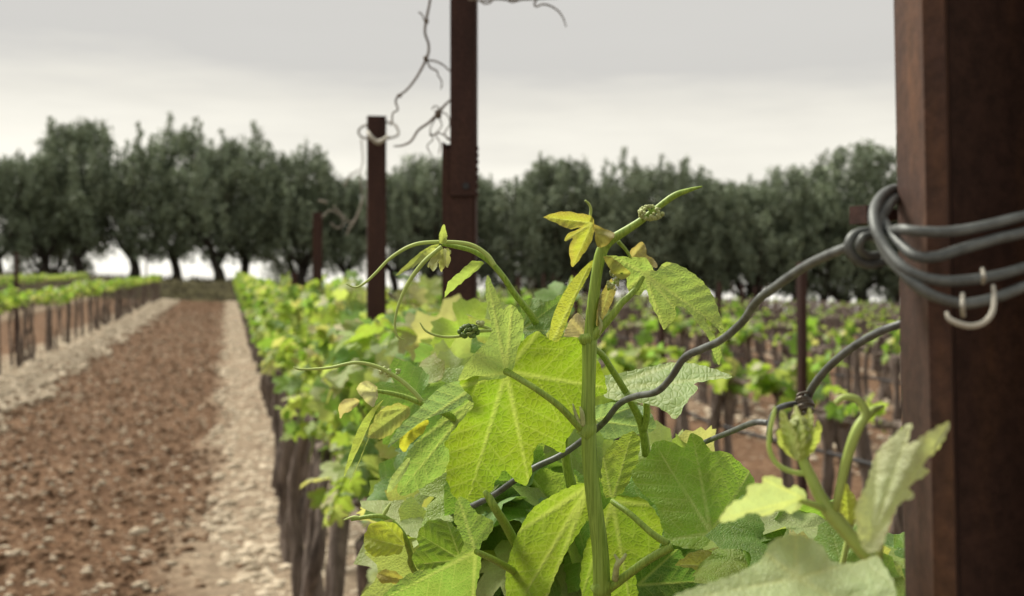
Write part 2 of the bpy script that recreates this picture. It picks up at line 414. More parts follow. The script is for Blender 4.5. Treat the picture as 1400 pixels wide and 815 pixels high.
# ------------------------------------------------------------ olive trees
def olive_protos():
    out = []
    for k in range(7):
        rs = np.random.RandomState(50+k); H = 6.4+rs.rand()*1.2; W = 2.55+rs.rand()*.6
        mb = MB(); mb.add(*tube([(0, 0, -.3), (rs.randn()*.1, 0, .5), (rs.randn()*.2, rs.randn()*.2, 1.3)], [.34, .24, .2], 8, 4, .2, 0, k))
        limbs = []
        for b in range(7):
            a = b/7*6.28+rs.rand(); e = np.array([math.cos(a)*W*(.35+.45*rs.rand()), math.sin(a)*W*.6, H*(.45+.45*rs.rand())])
            s = np.array([0, 0, 1.1]); mid = s*.5+e*.5+np.array([math.cos(a)*.3, math.sin(a)*.3, -.3])
            mb.add(*tube([s, mid, e], [.13, .08, .02], 6, 4, .1, 0, b)); limbs.append(e)
        # crown: leaf clusters on upright sprays
        pts = []; cs = []
        nclump = 175
        for c in range(nclump):
            a = rs.rand()*6.28; zz = rs.rand()**.8; rad = W*math.sin(math.pi*min(.97, .22+.72*zz))**.6*math.sqrt(rs.rand())
            cen = np.array([math.cos(a)*rad, math.sin(a)*rad, (1.25 if k % 2 else 1.6)+(H-2.25)*zz])
            cs.append((cen, .30+.22*rs.rand(), .5+.7*rs.rand()))
        for s_ in range(34):     # ragged spires at the top
            a = rs.rand()*6.28; rad = W*1.0*math.sqrt(rs.rand()); top = H*(.70+.40*rs.rand()**1.3)-(rad/W)*1.0
            for q in range(7):
                cs.append((np.array([math.cos(a)*rad+.06*rs.randn(), math.sin(a)*rad+.06*rs.randn(), top-1.5+q*.20]), .27-.026*q, .9))
        VV = []; CC = []
        for cen, r_, br in cs:
            m_ = int((46 if r_ > .29 else 40)*(r_/.4)**1.3); d = rs.randn(m_, 3); d /= np.linalg.norm(d, axis=1)[:, None]; d *= (rs.rand(m_, 1)**.45)*r_*np.array([1, 1, 1.35])
            p = cen+d
            ax = rs.randn(m_, 3)+np.array([0, 0, .9]); ax /= np.linalg.norm(ax, axis=1)[:, None]
            sd_ = np.cross(ax, rs.randn(m_, 3)); sd_ /= np.linalg.norm(sd_, axis=1)[:, None]
            l = (.10+.10*rs.rand(m_, 1)); w_ = .030+.02*rs.rand(m_, 1)
            VV.append(np.stack([p-ax*l, p+sd_*w_, p+ax*l, p-sd_*w_], 1))
            base = np.array([.18, .22, .135])*br; base = np.where(rs.rand(m_, 1) < .3, base*np.array([1.5, 1.5, 1.7]), base)*(.75+.5*rs.rand(m_, 1))
            CC.append(np.repeat(base, 4, 0))
        VV = np.concatenate(VV).reshape(-1, 3); q = np.arange(len(VV)).reshape(-1, 4)
        out.append((mb.mesh('trunk', M_OBARK), quick('crown', VV, q, M_OLIVE, np.concatenate(CC)), H))
    return out
OP = olive_protos()
# (pixel x, pixel y of the top)
tops = [(-75, 190), (0, 197), (62, 205), (108, 156), (180, 190), (240, 160), (300, 200), (335, 172), (412, 200), (472, 235), (540, 225), (585, 205), (640, 235), (700, 228), (768, 208), (822, 240), (868, 208), (925, 222), (985, 238), (1035, 238), (1085, 220), (1128, 250), (1178, 186), (1225, 240), (1290, 230), (1370, 215)]
ordt = 'first second third fourth fifth sixth seventh eighth ninth tenth eleventh twelfth thirteenth fourteenth fifteenth sixteenth seventeenth eighteenth nineteenth twentieth twenty-first twenty-second twenty-third twenty-fourth twenty-fifth twenty-sixth'.split()
tdesc = ['broad', 'ragged', 'tall spired', 'rounded', 'lopsided', 'narrow']
for i, (px, py) in enumerate(tops):
    dep = 65.5+R.uniform(-.8, 1.6); P = at(px, 407, dep); gx, gy = P[0], P[1]
    k = (gx < 1); base = gz(gx, 60)+(.85 if k else .85*max(.15, 1-(gx-1)*.05))
    topz = at(px, py, dep)[2]; tm, cm, H = OP[(i*3+i//7) % 7]
    s_ = (topz-base)/(H*1.0)
    side = 'left of the path end' if px < 200 else 'above the path end' if px < 345 else 'behind the short post' if 480 < px < 560 else 'behind the tall post' if 600 < px < 660 else 'between path end and short post' if px < 480 else 'right of the tall post' if px < 900 else 'near the big rusty post'
    hh = 'tallest' if py < 190 else 'high' if py < 215 else 'lower'
    t = thing('olive_tree', f'{hh} olive tree {side}, {ordt[i]} from left in front line', 'tree', (gx, gy, base), 'olive trees closing the field')
    t.rotation_euler = (0, 0, R.random()*6.28); t.scale = (s_*R.uniform(.9, 1.15), s_, s_)
    obj('trunk', tm, t); obj('crown', cm, t)
for i in range(16):      # second line behind
    if i in (1, 3, 4, 6): continue
    px = -120+i*105+R.uniform(-20, 20); dep = 71+R.uniform(-1, 1); P = at(px, 407, dep); tm, cm, H = OP[(i*2+3) % 7]
    base = gz(P[0], 60)-.2; s_ = (at(px, 235 if px < 500 else 262, dep)[2]-base)/H
    t = thing('olive_tree', f'olive tree half hidden in the second line, {ordt[i]} from the left', 'tree', (P[0], P[1], base), 'olive trees of the second line')
    t.rotation_euler = (0, 0, R.random()*6.28); t.scale = (s_, s_, s_); obj('trunk', tm, t); obj('crown', cm, t)

# ------------------------------------------------------------ generic vine leaf
LA = [0, 14, 30, 52, 66, 84, 106, 128, 150, 166, 176, 180]
def lobe_r(a, lob):
    rr = [1.0, .86, .70-.30*lob, .92, .80, .62-.24*lob, .76, .66, .60, .48, .26, .08]
    return np.interp(a, LA, rr)
def vein_fields(x, y, dirs):
    best = np.full(x.shape, 9.); U = np.zeros_like(x)
    for a, ln in dirs:
        dx, dy = math.sin(a), math.cos(a); al = x*dx+y*dy; pe = np.abs(x*dy-y*dx)
        pe = np.where(al > 0, pe, np.hypot(x, y)+.02); k = pe < best
        best = np.where(k, pe, best); U = np.where(k, al, U)
    return U, best
def set_attrs(me, u, v, t, x, y):
    a = me.attributes.new('vein', 'FLOAT_VECTOR', 'POINT'); a.data.foreach_set('vector', np.stack([u, v, t], 1).astype(np.float32).ravel())
    b = me.attributes.new('flat', 'FLOAT_VECTOR', 'POINT'); b.data.foreach_set('vector', np.stack([x, y, x*0], 1).astype(np.float32).ravel())
def polar_faces(na, nr):
    f = []
    for k in range(na):
        k2 = (k+1) % na; f.append((0, 1+k2, 1+k))
        for j in range(nr-1):
            a, b = 1+j*na+k, 1+j*na+k2; c, d = a+na, b+na; f.append((a, b, d)); f.append((a, d, c))
    return np.array(f)
def leaf_mesh(seed, na=30, nr=2, lob=.5, teeth=.05, fold=.25, droop=.6, curlx=.5, wave=.06, m=None):
    rs = np.random.RandomState(seed); th = (np.arange(na)+.5)/na*2*math.pi-math.pi
    a = np.abs(np.degrees(th)); r = lobe_r(a, lob)*(1+.06*rs.randn())
    r = r*(1+teeth*np.where(np.arange(na) % 2 == 0, 1, -1)*(a < 160))*(1+.05*np.sin(th*3+rs.rand()*6))
    xs, ys, ts = [0], [0], [0]
    for j in range(1, nr+1):
        t = (j/nr)**.8; xs += list(r*t*np.sin(th)); ys += list(r*t*np.cos(th)); ts += [t]*na
    x, y, t = map(np.array, (xs, ys, ts)); U, Vv = vein_fields(x, y, [(0, 1), (.9, 1), (-.9, 1), (1.85, 1), (-1.85, 1)])
    z = fold*np.abs(x)+wave*np.sin(np.arctan2(x, y)*5+rs.rand()*6)*t**2+.05*np.minimum(Vv*5, 1)
    z = z-curlx*.5*x*x
    yb = np.sin(droop*y)/max(droop, .01); z = z*np.cos(droop*y)-(1-np.cos(droop*y))/max(droop, .01)
    me = quick('leaf', np.stack([x, yb, z], 1), polar_faces(na, nr), m or M_LEAFC, smooth=True)
    set_attrs(me, U, Vv, t, x, y); return me
LEAF_MID = [leaf_mesh(100+k, 40, 3, R.uniform(.2, .9), .05, R.uniform(.05, .4), R.uniform(.2, 1.2), R.uniform(-.2, .9), .07, M_LEAF) for k in range(9)]
LEAF_LOW = [leaf_mesh(200+k, 20, 1, R.uniform(.3, .9), .0, R.uniform(.1, .45), R.uniform(.3, 1.2), .3, .05) for k in range(6)]
LOWV = []
for me in LEAF_LOW:
    v = np.zeros(len(me.vertices)*3, np.float32); me.vertices.foreach_get('co', v)
    f = np.zeros(len(me.loops), np.int32); me.loops.foreach_get('vertex_index', f); LOWV.append((v.reshape(-1, 3), f.reshape(-1, 3)))
TINY = (np.array([(0, 0, 0), (.5, .35, .12), (.30, .95, -.05), (0, .75, 0), (-.30, .95, -.05), (-.5, .35, .12)]), np.array([(0, 1, 3), (1, 2, 3), (0, 3, 5), (3, 4, 5)]))
def leaf_color(rs, fresh=.5):
    p = rs.rand()
    if p < .32: c = (.27, .38, .08)
    elif p < .54: c = (.17, .30, .06)
    elif p < .76: c = (.37, .45, .18)
    elif p < .88: c = (.19, .33, .11)
    else: c = (.46, .46, .25)
    return np.array(c)*(.85+.35*rs.rand())
def basis(tip, nrm):
    y = np.asarray(tip, float); y = y/np.linalg.norm(y); n_ = np.asarray(nrm, float); n_ = n_-y*np.dot(n_, y)
    n_ = n_/(np.linalg.norm(n_)+1e-9); x = np.cross(y, n_); return np.stack([x, y, n_], 1)
def sprays(rs, n, zc, halfx, leny, h, up_=.5, bias=(0, 0), lo=.35):
    """shoot paths inside one vine's stretch of the row: list of (points)"""
    S = []
    for k in range(n):
        y0 = rs.uniform(-leny, leny); a = rs.uniform(-1, 1)
        p0 = np.array([bias[0]+rs.uniform(-.04, .04), y0, zc]); e = p0+np.array([a*halfx, rs.uniform(-.25, .25), h*rs.uniform(lo, 1.0)*up_*2])
        if abs(a) > .6: e[2] = zc+h*rs.uniform(-.25, .5)
        mid = (p0+e)/2+np.array([a*halfx*.25, 0, h*.25])
        S.append(spline([p0, mid, e], 5))
    return S
def spray_leaves(rs, S, per, size):
    out = []
    for C in S:
        for i in range(per):
            t = (i+rs.rand())/per; q = C[min(len(C)-1, int(t*len(C)))]
            side = 1 if i % 2 else -1; d = rs.randn(3)*.6+np.array([side*.4, 0, -.1]); d[2] -= .25; d /= np.linalg.norm(d)
            nrm = np.array([0, 0, 1.])+rs.randn(3)*.55
            s = size*(.55+.65*rs.rand())*(1-.45*t**2); out.append((q+d*s*.45, basis(d, nrm), s, leaf_color(rs)))
    return out
def joined_leaves(name, LV, kind='stuff', tiny=False):
    V = []; Fc = []; Cc = []; n0 = 0
    for i, (p, B, s, c) in enumerate(LV):
        v, f = TINY if tiny else LOWV[i % len(LOWV)]
        V.append((v*s) @ B.T+p); Fc.append(f+n0); n0 += len(v); Cc.append(np.tile(c, (len(v), 1)))
    return quick(name, np.concatenate(V), np.concatenate(Fc), M_LEAFS, np.concatenate(Cc), smooth=True)
def trunk_mb(rs, h, r, arms=.5, n=1, lean=0.0):
    mb = MB()
    for k in range(n):
        x0, y0 = (0, 0) if n == 1 else (rs.uniform(-.06, .06), rs.uniform(-.34, .34))
        P = [(x0, y0, -.05), (x0+rs.uniform(-.045, .045), y0+rs.uniform(-.07, .07), h*.3), (x0+rs.uniform(-.05, .05)+lean*.5, y0+rs.uniform(-.1, .1), h*.65), (lean+x0*.5, y0*.7, h)]
        mb.add(*tube(P, [r*1.35, r, r*.85, r*1.05], 10, 9, .30, 0, rs.randint(999)))
    for s in (-1, 1):
        mb.add(*tube([(lean, 0, h-.03), (lean, s*arms*.4, h+.02), (lean+rs.uniform(-.02, .02), s*arms, h+.0)], [r*.8, r*.6, r*.35], 7, 4, .25, 0, rs.randint(999)))
    return mb

# ------------------------------------------------------------ main row: near vines leaf by leaf
XM = .36
def near_vine(idx, y0, label, lush=1.0):
    rs = np.random.RandomState(300+idx); zb = gz(XM-.06, y0)
    t = thing('grapevine', label, 'grapevine', (XM-.06, y0, zb), 'vines of the row beside the path')
    h = .80+.05*rs.rand()
    obj('trunk', trunk_mb(rs, h+.03, (.023 if idx else .026)+.006*rs.rand(), .5, (2 + idx % 2) if idx > 0 else 1, .03).mesh('trunk', M_BARK), t)
    cap = 1.40
    S = sprays(rs, int((30 if y0 > 2.5 else 13)*lush), h+.06, .30 if idx < 5 else .25, .5 if y0 > 2.5 else .3, .54 if y0 > 2.5 else .42, .5, (.19 if idx < 5 else .14, 0), .60 if idx < 5 else .4)
    if y0 < 2.5: S = [C for C in S]; mb = MB()
    for C in S: obj('shoot', MB().add(*tube(C, np.linspace(.005, .0015, len(C)), 5, 1)).mesh('shoot', M_STEM), t)
    LV = [q for q in spray_leaves(rs, S, 14, .074) if q[0][2] > h-.06+(.08 if q[0][0] < .04 else 0) and q[0][2] < (1.34 if idx == 0 else 1.44)]
    rs.shuffle(LV); LV = LV[:300]
    for i, (p, B, s, c) in enumerate(LV):
        m = Matrix.LocRotScale(Vector(p), Matrix(B.tolist()).to_quaternion(), Vector((s*.95, s*.95, s*.95)))
        obj('leaf', LEAF_MID[rs.randint(9)], t, m, (*c, 1-.4*(rs.rand() < .2)))
    return t
ordn = ['nearest', 'second', 'third', 'fourth', 'fifth', 'sixth', 'seventh', 'eighth', 'ninth', 'tenth']
NEARY = [2.45, 3.1, 4.0, 4.95, 5.9, 6.9, 7.9, 9.0]
notes = ['leafy grapevine behind the tall spliced post, left of the central shoot', 'grapevine with bright leaves in front of the short wire-ringed post', 'grapevine with gnarled dark trunk just beyond the short post', 'grapevine with thick dark trunk and leaves spilling towards the stony strip',
         'grapevine with double trunk in the row beside the path, before the far thin post', 'grapevine standing by the far thin post beside the path', 'grapevine just beyond the far thin post in the row beside the path', 'eighth grapevine back along the path, its leaves merging into the row']
NV = [near_vine(i, y, notes[i]) for i, y in enumerate(NEARY)]

# dead cane bundle hanging and standing among the trunks (dark prunings tied under the canopy)
def vine_proto(seed, h, r, ns, per, size, halfx, hh, arms=.5, tiny=False, lush=True, up_=.5, two=False):
    rs = np.random.RandomState(seed); tr = trunk_mb(rs, h, r, arms, 3 if two else 1, 0).mesh('trunk', M_BARK)
    S = sprays(rs, ns, h, halfx, arms, hh, up_); LV = spray_leaves(rs, S, per, size)
    return tr, joined_leaves('foliage', LV, tiny=tiny)
PM = [vine_proto(500+k, .86, .026, 13, 13, .11, .20, .36, two=True) for k in range(4)]
def place_vine(pr, x, y, label, group, s=1.0):
    t = thing('grapevine', label, 'grapevine', (x, y, gz(x, y)), group); t.rotation_euler = (0, 0, R.choice((0, math.pi))); 
    t.scale = (s, s, s*R.uniform(.94, 1.05)); obj('trunk', pr[0], t)
    if pr[1]: obj('foliage', pr[1], t, kind='stuff')
y = 10.1
i = 0
while y < 59:
    place_vine(R.choice(PM), XM+.09+R.uniform(-.03, .03), y, f'{ordt[i+8]} vine back along the green row right of the soil path' if i < 14 else 'leafy vine far along the green row right of the soil path', 'far vines of the row beside the path'); y += 1.05; i += 1
# left row
PL = [vine_proto(520+k, .88, .019, 7, 7, .095, .12, .17, arms=.55, two=True) for k in range(4)]
y = 9.2; i = 0
while y < 59:
    place_vine(R.choice(PL), -2.72+R.uniform(-.04, .04), y, f'{ordt[i]} vine from the near end of the row left of the soil path' if i < 24 else 'far small vine in the row left of the path, close to the bank', 'vines of the row left of the path'); y += 1.12; i += 1
# right rows: short goblets, just sprouting
PR = [vine_proto(540+k, .88, .034, n_, 6, sz, .18, .25, arms=.42, up_=u_, two=k != 2) for k, (n_, sz, u_) in enumerate(((4, .09, .42), (3, .07, .4), (10, .11, .7), (2, .06, .35), (3, .075, .4)))]
rown = ['first', 'second', 'third', 'fourth', 'fifth', 'sixth', 'seventh', 'eighth', 'ninth', 'tenth', 'eleventh']
FARV = []
for k in range(10):
    i = 0; x = 2.75+2.75*k; y = 1.85*x+R.random(); ymax = min(58.5, 6.2*x+4)
    while y < ymax:
        pr = PR[2] if k == 0 and R.random() < .4 else (R.choice(PR) if k < 2 else R.choice((PR[1], PR[3], PR[3], PR[3])))
        if k < 4: place_vine(pr, x+R.uniform(-.06, .06), y+R.uniform(-.15, .15), f'{ordt[i]} budding vine from the near end of the {rown[k]} row right of the foreground' if i < 14 else f'budding vine with dark trunk deep in the {rown[k]} row beyond the foreground leaves', f'budding vines of the {rown[k]} row to the right', 1.0)
        else: FARV.append((pr if R.random() < .3 else pr[:1], x+R.uniform(-.06, .06), y))
        y += .82; i += 1
for rx, y0 in ((-5.55, 20),):
    y = y0
    while y < 59: FARV.append((R.choice(PL), rx, y)); y += 1.2
def tri_of(me):
    me.calc_loop_triangles(); v = np.zeros(len(me.vertices)*3, np.float32); me.vertices.foreach_get('co', v)
    f = np.zeros(len(me.loop_triangles)*3, np.int32); me.loop_triangles.foreach_get('vertices', f)
    c = np.full((len(me.vertices), 4), .1, np.float32)
    if me.color_attributes: cc = np.zeros(len(c)*4, np.float32); me.color_attributes[0].data.foreach_get('color', cc); c = cc.reshape(-1, 4)
    return v.reshape(-1, 3), f.reshape(-1, 3), c[:, :3]
cache = {}; V = []; Fc = []; Cc = []; Mi = []; n0 = 0
for pr, x, y in FARV:
    for q, me in enumerate(pr):
        if me.name not in cache: cache[me.name] = tri_of(me)
        v, f, c = cache[me.name]; V.append(v+np.array([x, y, gz(x, y)])); Fc.append(f+n0); Cc.append(c); Mi.append(np.full(len(f), q)); n0 += len(v)
me = quick('far_vine_rows', np.concatenate(V), np.concatenate(Fc), M_BARK, np.concatenate(Cc), smooth=True); me.materials.append(M_LEAFS)
me.polygons.foreach_set('material_index', np.concatenate(Mi).astype(np.int32))
o = obj('far_vine_rows', me, kind='stuff'); o['label'] = 'distant rows of budding vines merging together below the olive trees'

# ------------------------------------------------------------ posts
def cpost(name, label, cx, cy, wdt, dep, ztop, rz, m, group=None, lip=.012):
    """open C-section steel post"""
    z0 = gz(cx, cy)-.1; t = .003
    t_ = thing(name, label, 'post', (cx, cy, z0+.1), group, rz=rz)
    h = ztop-z0; mb = MB(); zc = h/2-.1
    mb.add(*box((0, 0, zc), (wdt, t, h)))
    for s in (-1, 1):
        mb.add(*box((s*(wdt/2-t/2), dep/2+t/2, zc), (t, dep, h)))
        if lip: mb.add(*box((s*(wdt/2-lip/2-t), dep-t/2, zc), (lip, t, h)))
    obj('channel', mb.mesh('channel', m, smooth=False), t_)
    return t_
def ray_rz(px):   # direction that faces the camera at that column
    d = at(px, 407, 1)-CAM; return -math.atan2(d[0], d[1])
# near big post (thing with channel made from its plan)
D0 = .47
plan = [(1230, .500), (1269, .466), (1299, .462), (1299.8, .468), (1306, .498), (1475, .515), (1482, .462), (1520, .466), (1560, .50), (1563, .535), (1300, .535), (1232, .512)]
pl = np.array([at(px, 407, d)[:2] for px, d in plan]); cxy = pl.mean(0)
def slab(poly, z0, z1, bend=None):
    n = len(poly); v = [(x, y, z0) for x, y in poly]+[(x, y, z1) for x, y in poly]
    f = [(i, (i+1) % n, n+(i+1) % n, n+i) for i in range(n)]+[tuple(range(n))[::-1], tuple(range(n, 2*n))]
    return np.array(v), f
npz = gz(cxy[0], cxy[1])
NP = thing('rusty_post', 'big rusty channel steel post filling the right edge of the photo', 'post', (cxy[0], cxy[1], npz))
# lean about 1 degree: shear the extrusion along its own height
v, f = slab(pl-cxy, -.1, 2.1)
lean = rt*(-.0165); v[:, :2] += ((v[:, 2:3]-1.45+npz)*lean[None, :2])
# a few steps in height so that the rolled edge wavers
obj('channel', MB().add(v, f).mesh('channel', M_RUST, smooth=False), NP)
P = at(1183, 294, .515)-np.array([cxy[0], cxy[1], npz]); mb = MB(); mb.add(*box(P, (.007, .009, .0065), .3)); P2 = at(1207, 294, .517)-np.array([cxy[0], cxy[1], npz]); mb.add(*box(P2, (.012, .005, .004), .1))
obj('bolt', mb.mesh('bolt', M_RUST2, False), NP)

# tall spliced post
dmid = 2.55
bx, by, _ = at(633, 407, dmid); rz = ray_rz(633)-.12
zt_low = at(0, 194, dmid)[2]
TP = thing('rusty_post', 'tall rusty post spliced from two steel channels, left of the central shoot', 'post', (bx, by, gz(bx, by)), rz=rz)
gz0 = gz(bx, by)
def lbox(mb, x0, x1, y0, y1, z0, z1): mb.add(*box(((x0+x1)/2, (y0+y1)/2, (z0+z1)/2), (x1-x0, y1-y0, z1-z0)))
px2m = dmid/F
mb = MB(); zl = zt_low-gz0
xl, xr = (604-633)*px2m, (650-633)*px2m
lbox(mb, xl, xr, .030, .033, -.1, zl); lbox(mb, xl, xl+.004, .0, .030, -.1, zl); lbox(mb, xr-.004, xr, .0, .030, -.1, zl)
zs = at(0, 268, dmid)[2]-gz0
lbox(mb, xl+.0165, xr-.0045, -.002, .002, -.1, zs-.001)            # face plate under the splice
lbox(mb, xl+.004, xl+.0165, -.001, .001, -.1, zl-.012)
obj('lower_channel', mb.mesh('lower_channel', M_RUST2, False), TP)
mb = MB(); xa, xb = (616-633)*px2m, (651.5-633)*px2m
lbox(mb, xa, xb, -.009, -.005, zs, 2.6); lbox(mb, xa, xa+.003, -.005, .02, zs, 2.6); lbox(mb, xb-.003, xb, -.005, .02, zs, 2.6)
obj('upper_channel', mb.mesh('upper_channel', M_RUST2, False), TP)
mb = MB(); zb_ = at(0, 255, dmid)[2]-gz0; a_ = np.arange(12)/12*6.283
hx = (638-633)*px2m
v = np.concatenate([np.stack([hx+np.cos(a_)*.006, a_*0-.0125, zb_+np.sin(a_)*.006], 1), np.stack([hx+np.cos(a_)*.006, a_*0-.0085, zb_+np.sin(a_)*.006], 1)])
mb.add(v, [tuple(range(12))]+[(i, (i+1) % 12, 12+(i+1) % 12, 12+i) for i in range(12)])
obj('bolt_hole_shade', mb.mesh('bolt_hole_shade', M_HOSE, False), TP)  # black disc on the plate, its colour standing in for the hole's shaded inside
for k, yy in enumerate((203, 212, 221, 232, 243, 254, 266)):
    mb = MB(); zz = at(0, yy, dmid)[2]-gz0; lbox(mb, xb+.0002, xb+.0035, -.008, .004, zz-.004, zz+.003)
    obj('notch_tooth', mb.mesh('notch_tooth', M_RUST2, False), TP)
# short post with wire ring
d2 = 4.0; bx, by, _ = at(515, 407, d2)
SP = cpost('rusty_post', 'short rusty post with a wire ring twisted round its flat top', bx, by, .053, .035, at(0, 158, d2)[2], ray_rz(515)+.05, M_RUST2)
g2 = gz(bx, by); mb = MB(); lbox(mb, -.0262, .0262, .001, .034, at(0, 160, d2)[2]-g2-.004, at(0, 158.5, d2)[2]-g2)
obj('top_cap', mb.mesh('top_cap', M_RUST2, False), SP)
mb = MB()
mb.add(*tube([at(x_, y_, d_) for x_, y_, d_ in ((503, 170, 3.97), (494, 174, 3.97), (490, 180, 3.97), (494, 187, 3.96), (503, 190, 3.95), (515, 192, 3.94), (528, 190, 3.95), (540, 187, 3.97), (545, 182, 3.98), (541, 172, 4.0), (533, 167, 4.02), (528, 168, 4.04))], .0032, 7, 4))
thing('wire_ring', 'dark wire ring round the top of the short post', 'wire', (0, 0, 0), me=mb.mesh('wire_ring', M_WIREB))
mb = MB(); mb.add(*tube([at(x_, y_, d_) for x_, y_, d_ in ((503, 180, 3.945), (508, 188, 3.93), (516, 195, 3.93), (523, 192, 3.93), (531, 186, 3.945))], [.004, .006, .007, .006, .004], 7, 4))
thing('white_tie', 'whitish tie strap hooked round the front of the short post top', 'tie', (0, 0, 0), me=mb.mesh('white_tie', M_CLIP))
# farther posts of the same row
for px, pt, d_, lb in ((434, 290, 7.6, 'thin dark post right of the path end, third back along the green row'), (402, 372, 13.5, 'small far post in the green row beside the path'),):
    bx, by, _ = at(px, 407, d_); cpost('rusty_post', lb, bx, by, .052, .035, at(0, pt, d_)[2], ray_rz(px), M_RUST2)
for px, d_, pt in ((22, 22, 345), (200, 56, 348),):
    bx, by, _ = at(px, 407, d_); cpost('rusty_post', 'dark far post standing in the row left of the path' if px < 100 else 'tiny post at the far end of the row left of the path', bx, by, .06, .04, at(0, pt, d_)[2], 0, M_RUST2)
k_ = 0
for k in range(6):
    x = 2.75+2.75*k; y = 2.15*x+.6+k*.7; i = 0
    while y < min(58, 5.2*x):
        cpost('rusty_post', f'slim rusty post, {ordt[i]} from the near end of the {rown[k]} row on the right', x, y, .038, .03, gz(x, y)+1.5+R.uniform(-.08, .08), R.uniform(-.2, .5), M_RUST2, f'posts of the {rown[k]} row to the right'); y += 2.3; i += 1
# trellis wires and drip hoses along the rows
def rowwire(name, label, cat, x, y0, y1, h, r, m, sag=.03):
    ys = np.arange(y0, y1, 1.1); P = [(x+.01*math.sin(yy*2.3), yy, gz(x, yy)+h+sag*math.sin(yy*1.9+x)*.4) for yy in ys]
    thing(name, label, cat, (0, 0, 0), me=MB().add(*tube(P, r, 5, 2)).mesh(name, m))
rowwire('cordon_wire', 'straight trellis wire along the row beside the path', 'wire', XM+.03, 3.0, 59, .86, .0022, M_WIREB)
rowwire('cordon_wire', 'straight trellis wire under the green tops of the row left of the path', 'wire', -2.72, 8, 59, .80, .0025, M_WIREB)
for k in range(6):
    x = 2.75+2.75*k
    rowwire('cordon_wire', f'thin wire carrying the {rown[k]} row of budding vines on the right', 'wire', x, 1.7*x, min(59, 6*x), .84, .003, M_WIREB)
    rowwire('drip_hose', f'black drip hose sagging along the {rown[k]} row of budding vines on the right', 'hose', x+.02, 1.7*x, min(59, 6*x), .66, .011, M_HOSE, .06)

# ------------------------------------------------------------ foreground wires
def ptube(pts, rpx, m=None, seg=10, n=6, **k):
    """pts (px,py,depth); radius in pixels at that depth"""
    P = [at(*p[:3]) for p in pts]; rr = np.broadcast_to(np.asarray(rpx, float), (len(pts),)); r = [a*p[2]/F for a, p in zip(rr, pts)]
    return tube(P, r, seg, n, **k)
def wirething(name, label, segs, m, cat='wire'):
    mb = MB()
    for pts, r in segs: mb.add(*ptube(pts, r, seg=12, n=8))
    return thing(name, label, cat, (0, 0, 0), me=mb.mesh(name, m))
wavy = [(1160, 338, .487), (1130, 350, .50), (1100, 365, .52), (1062, 391, .55), (1035, 412, .58), (1015, 440, .61), (986, 465, .64), (960, 477, .66), (936, 489, .68), (917, 517, .70), (897, 536, .72), (868, 542, .75), (846, 553, .78), (826, 577, .81), (800, 599, .845), (768, 622, .855), (732, 639, .86), (702, 658, .868), (668, 681, .88), (620, 700, .92), (540, 712, 1.1)]
wr = [8.2*.487/p[2] for p in wavy]; wr = [a*1.0 for a in wr]
s4 = [(1160, 338, .487), (1161, 348, .485), (1169, 356, .484), (1189, 361, .486), (1213, 357, .492), (1216, 346, .50), (1206, 334, .51), (1205, 322, .52)]
wirething('trellis_wire', 'wavy grey trellis wire running from the big post knot down behind the central shoot', [
    (wavy, [max(4.3, 6.9*.487/p[2]*1.02) for p in wavy]),
    ([(1213, 356, .484), (1189, 362, .480), (1169, 354, .477), (1160, 337, .476), (1168, 321, .477), (1188, 317, .479), (1204, 326, .484), (1210, 338, .492)], 6.5),
    ([(1200, 349, .482), (1186, 350, .478), (1175, 339, .474), (1180, 325, .473), (1192, 322, .476)], 6.0),
    ([(1236, 262, .53), (1222, 259, .51), (1206, 268, .486), (1195, 288, .470), (1197, 312, .462), (1212, 340, .456), (1234, 365, .449), (1258, 378, .446), (1290, 384, .447), (1322, 383, .449), (1361, 377, .450), (1400, 366, .450), (1500, 332, .452)], 7.5),
    ([(1242, 268, .53), (1226, 270, .505), (1213, 284, .480), (1200, 310, .468), (1211, 345, .458), (1236, 375, .449), (1262, 397, .445), (1292, 410, .447), (1323, 415, .449), (1361, 407, .450), (1400, 392, .450), (1500, 352, .452)], 7.5),
    ([(1206, 300, .474), (1220, 322, .462), (1250, 349, .449), (1279, 351, .448), (1313, 341, .450), (1361, 327, .451), (1400, 318, .451), (1500, 290, .453)], 7.5),
    ([(1196, 325, .49), (1214, 318, .472), (1231, 314, .455), (1250, 316, .449), (1292, 317, .449), (1340, 310, .451), (1400, 295, .452), (1500, 270, .453)], 7.4)], M_WIRE)
wirething('trellis_wire', 'lower grey wire stub leaving the big post and twisted onto a kinked wire', [
    ([(1262, 432, .54), (1232, 443, .54), (1200, 455, .55), (1166, 475, .57), (1135, 500, .59), (1112, 528, .61), (1101, 552, .62)], 5.6),
    ([(1103, 554, .622), (1082, 553, .62), (1064, 559, .61), (1055, 571, .61), (1052, 590, .61), (1053, 602, .615)], 4.3),
    ([(1051, 578, .616), (1030, 578, .63), (1000, 590, .70), (965, 604, .845), (925, 622, .90), (880, 640, .97)], [4.2, 4.2, 4.0, 3.5, 3.4, 3.2])], M_WIRE)
kn = MB()
for k in range(5):
    a0 = k*1.25; P = [at(1101+math.cos(a)*9+((k*37) % 5-2), 547+k*3.4+math.sin(a)*3.5, .618+.006*math.sin(a)) for a in np.linspace(a0, a0+6.6, 10)]
    kn.add(*tube(P, .0009, 6, 2))
kn.add(*ptube([(1105, 536, .612), (1094, 538, .612), (1090, 541, .612)], 2.0, seg=6)); kn.add(*ptube([(1099, 562, .612), (1102, 572, .612), (1106, 578, .613)], 2.0, seg=6))
thing('wire_knot', 'rusty twisted wire knot joining the two lower wires left of the big post', 'knot', (0, 0, 0), me=kn.mesh('wire_knot', M_WIREB))
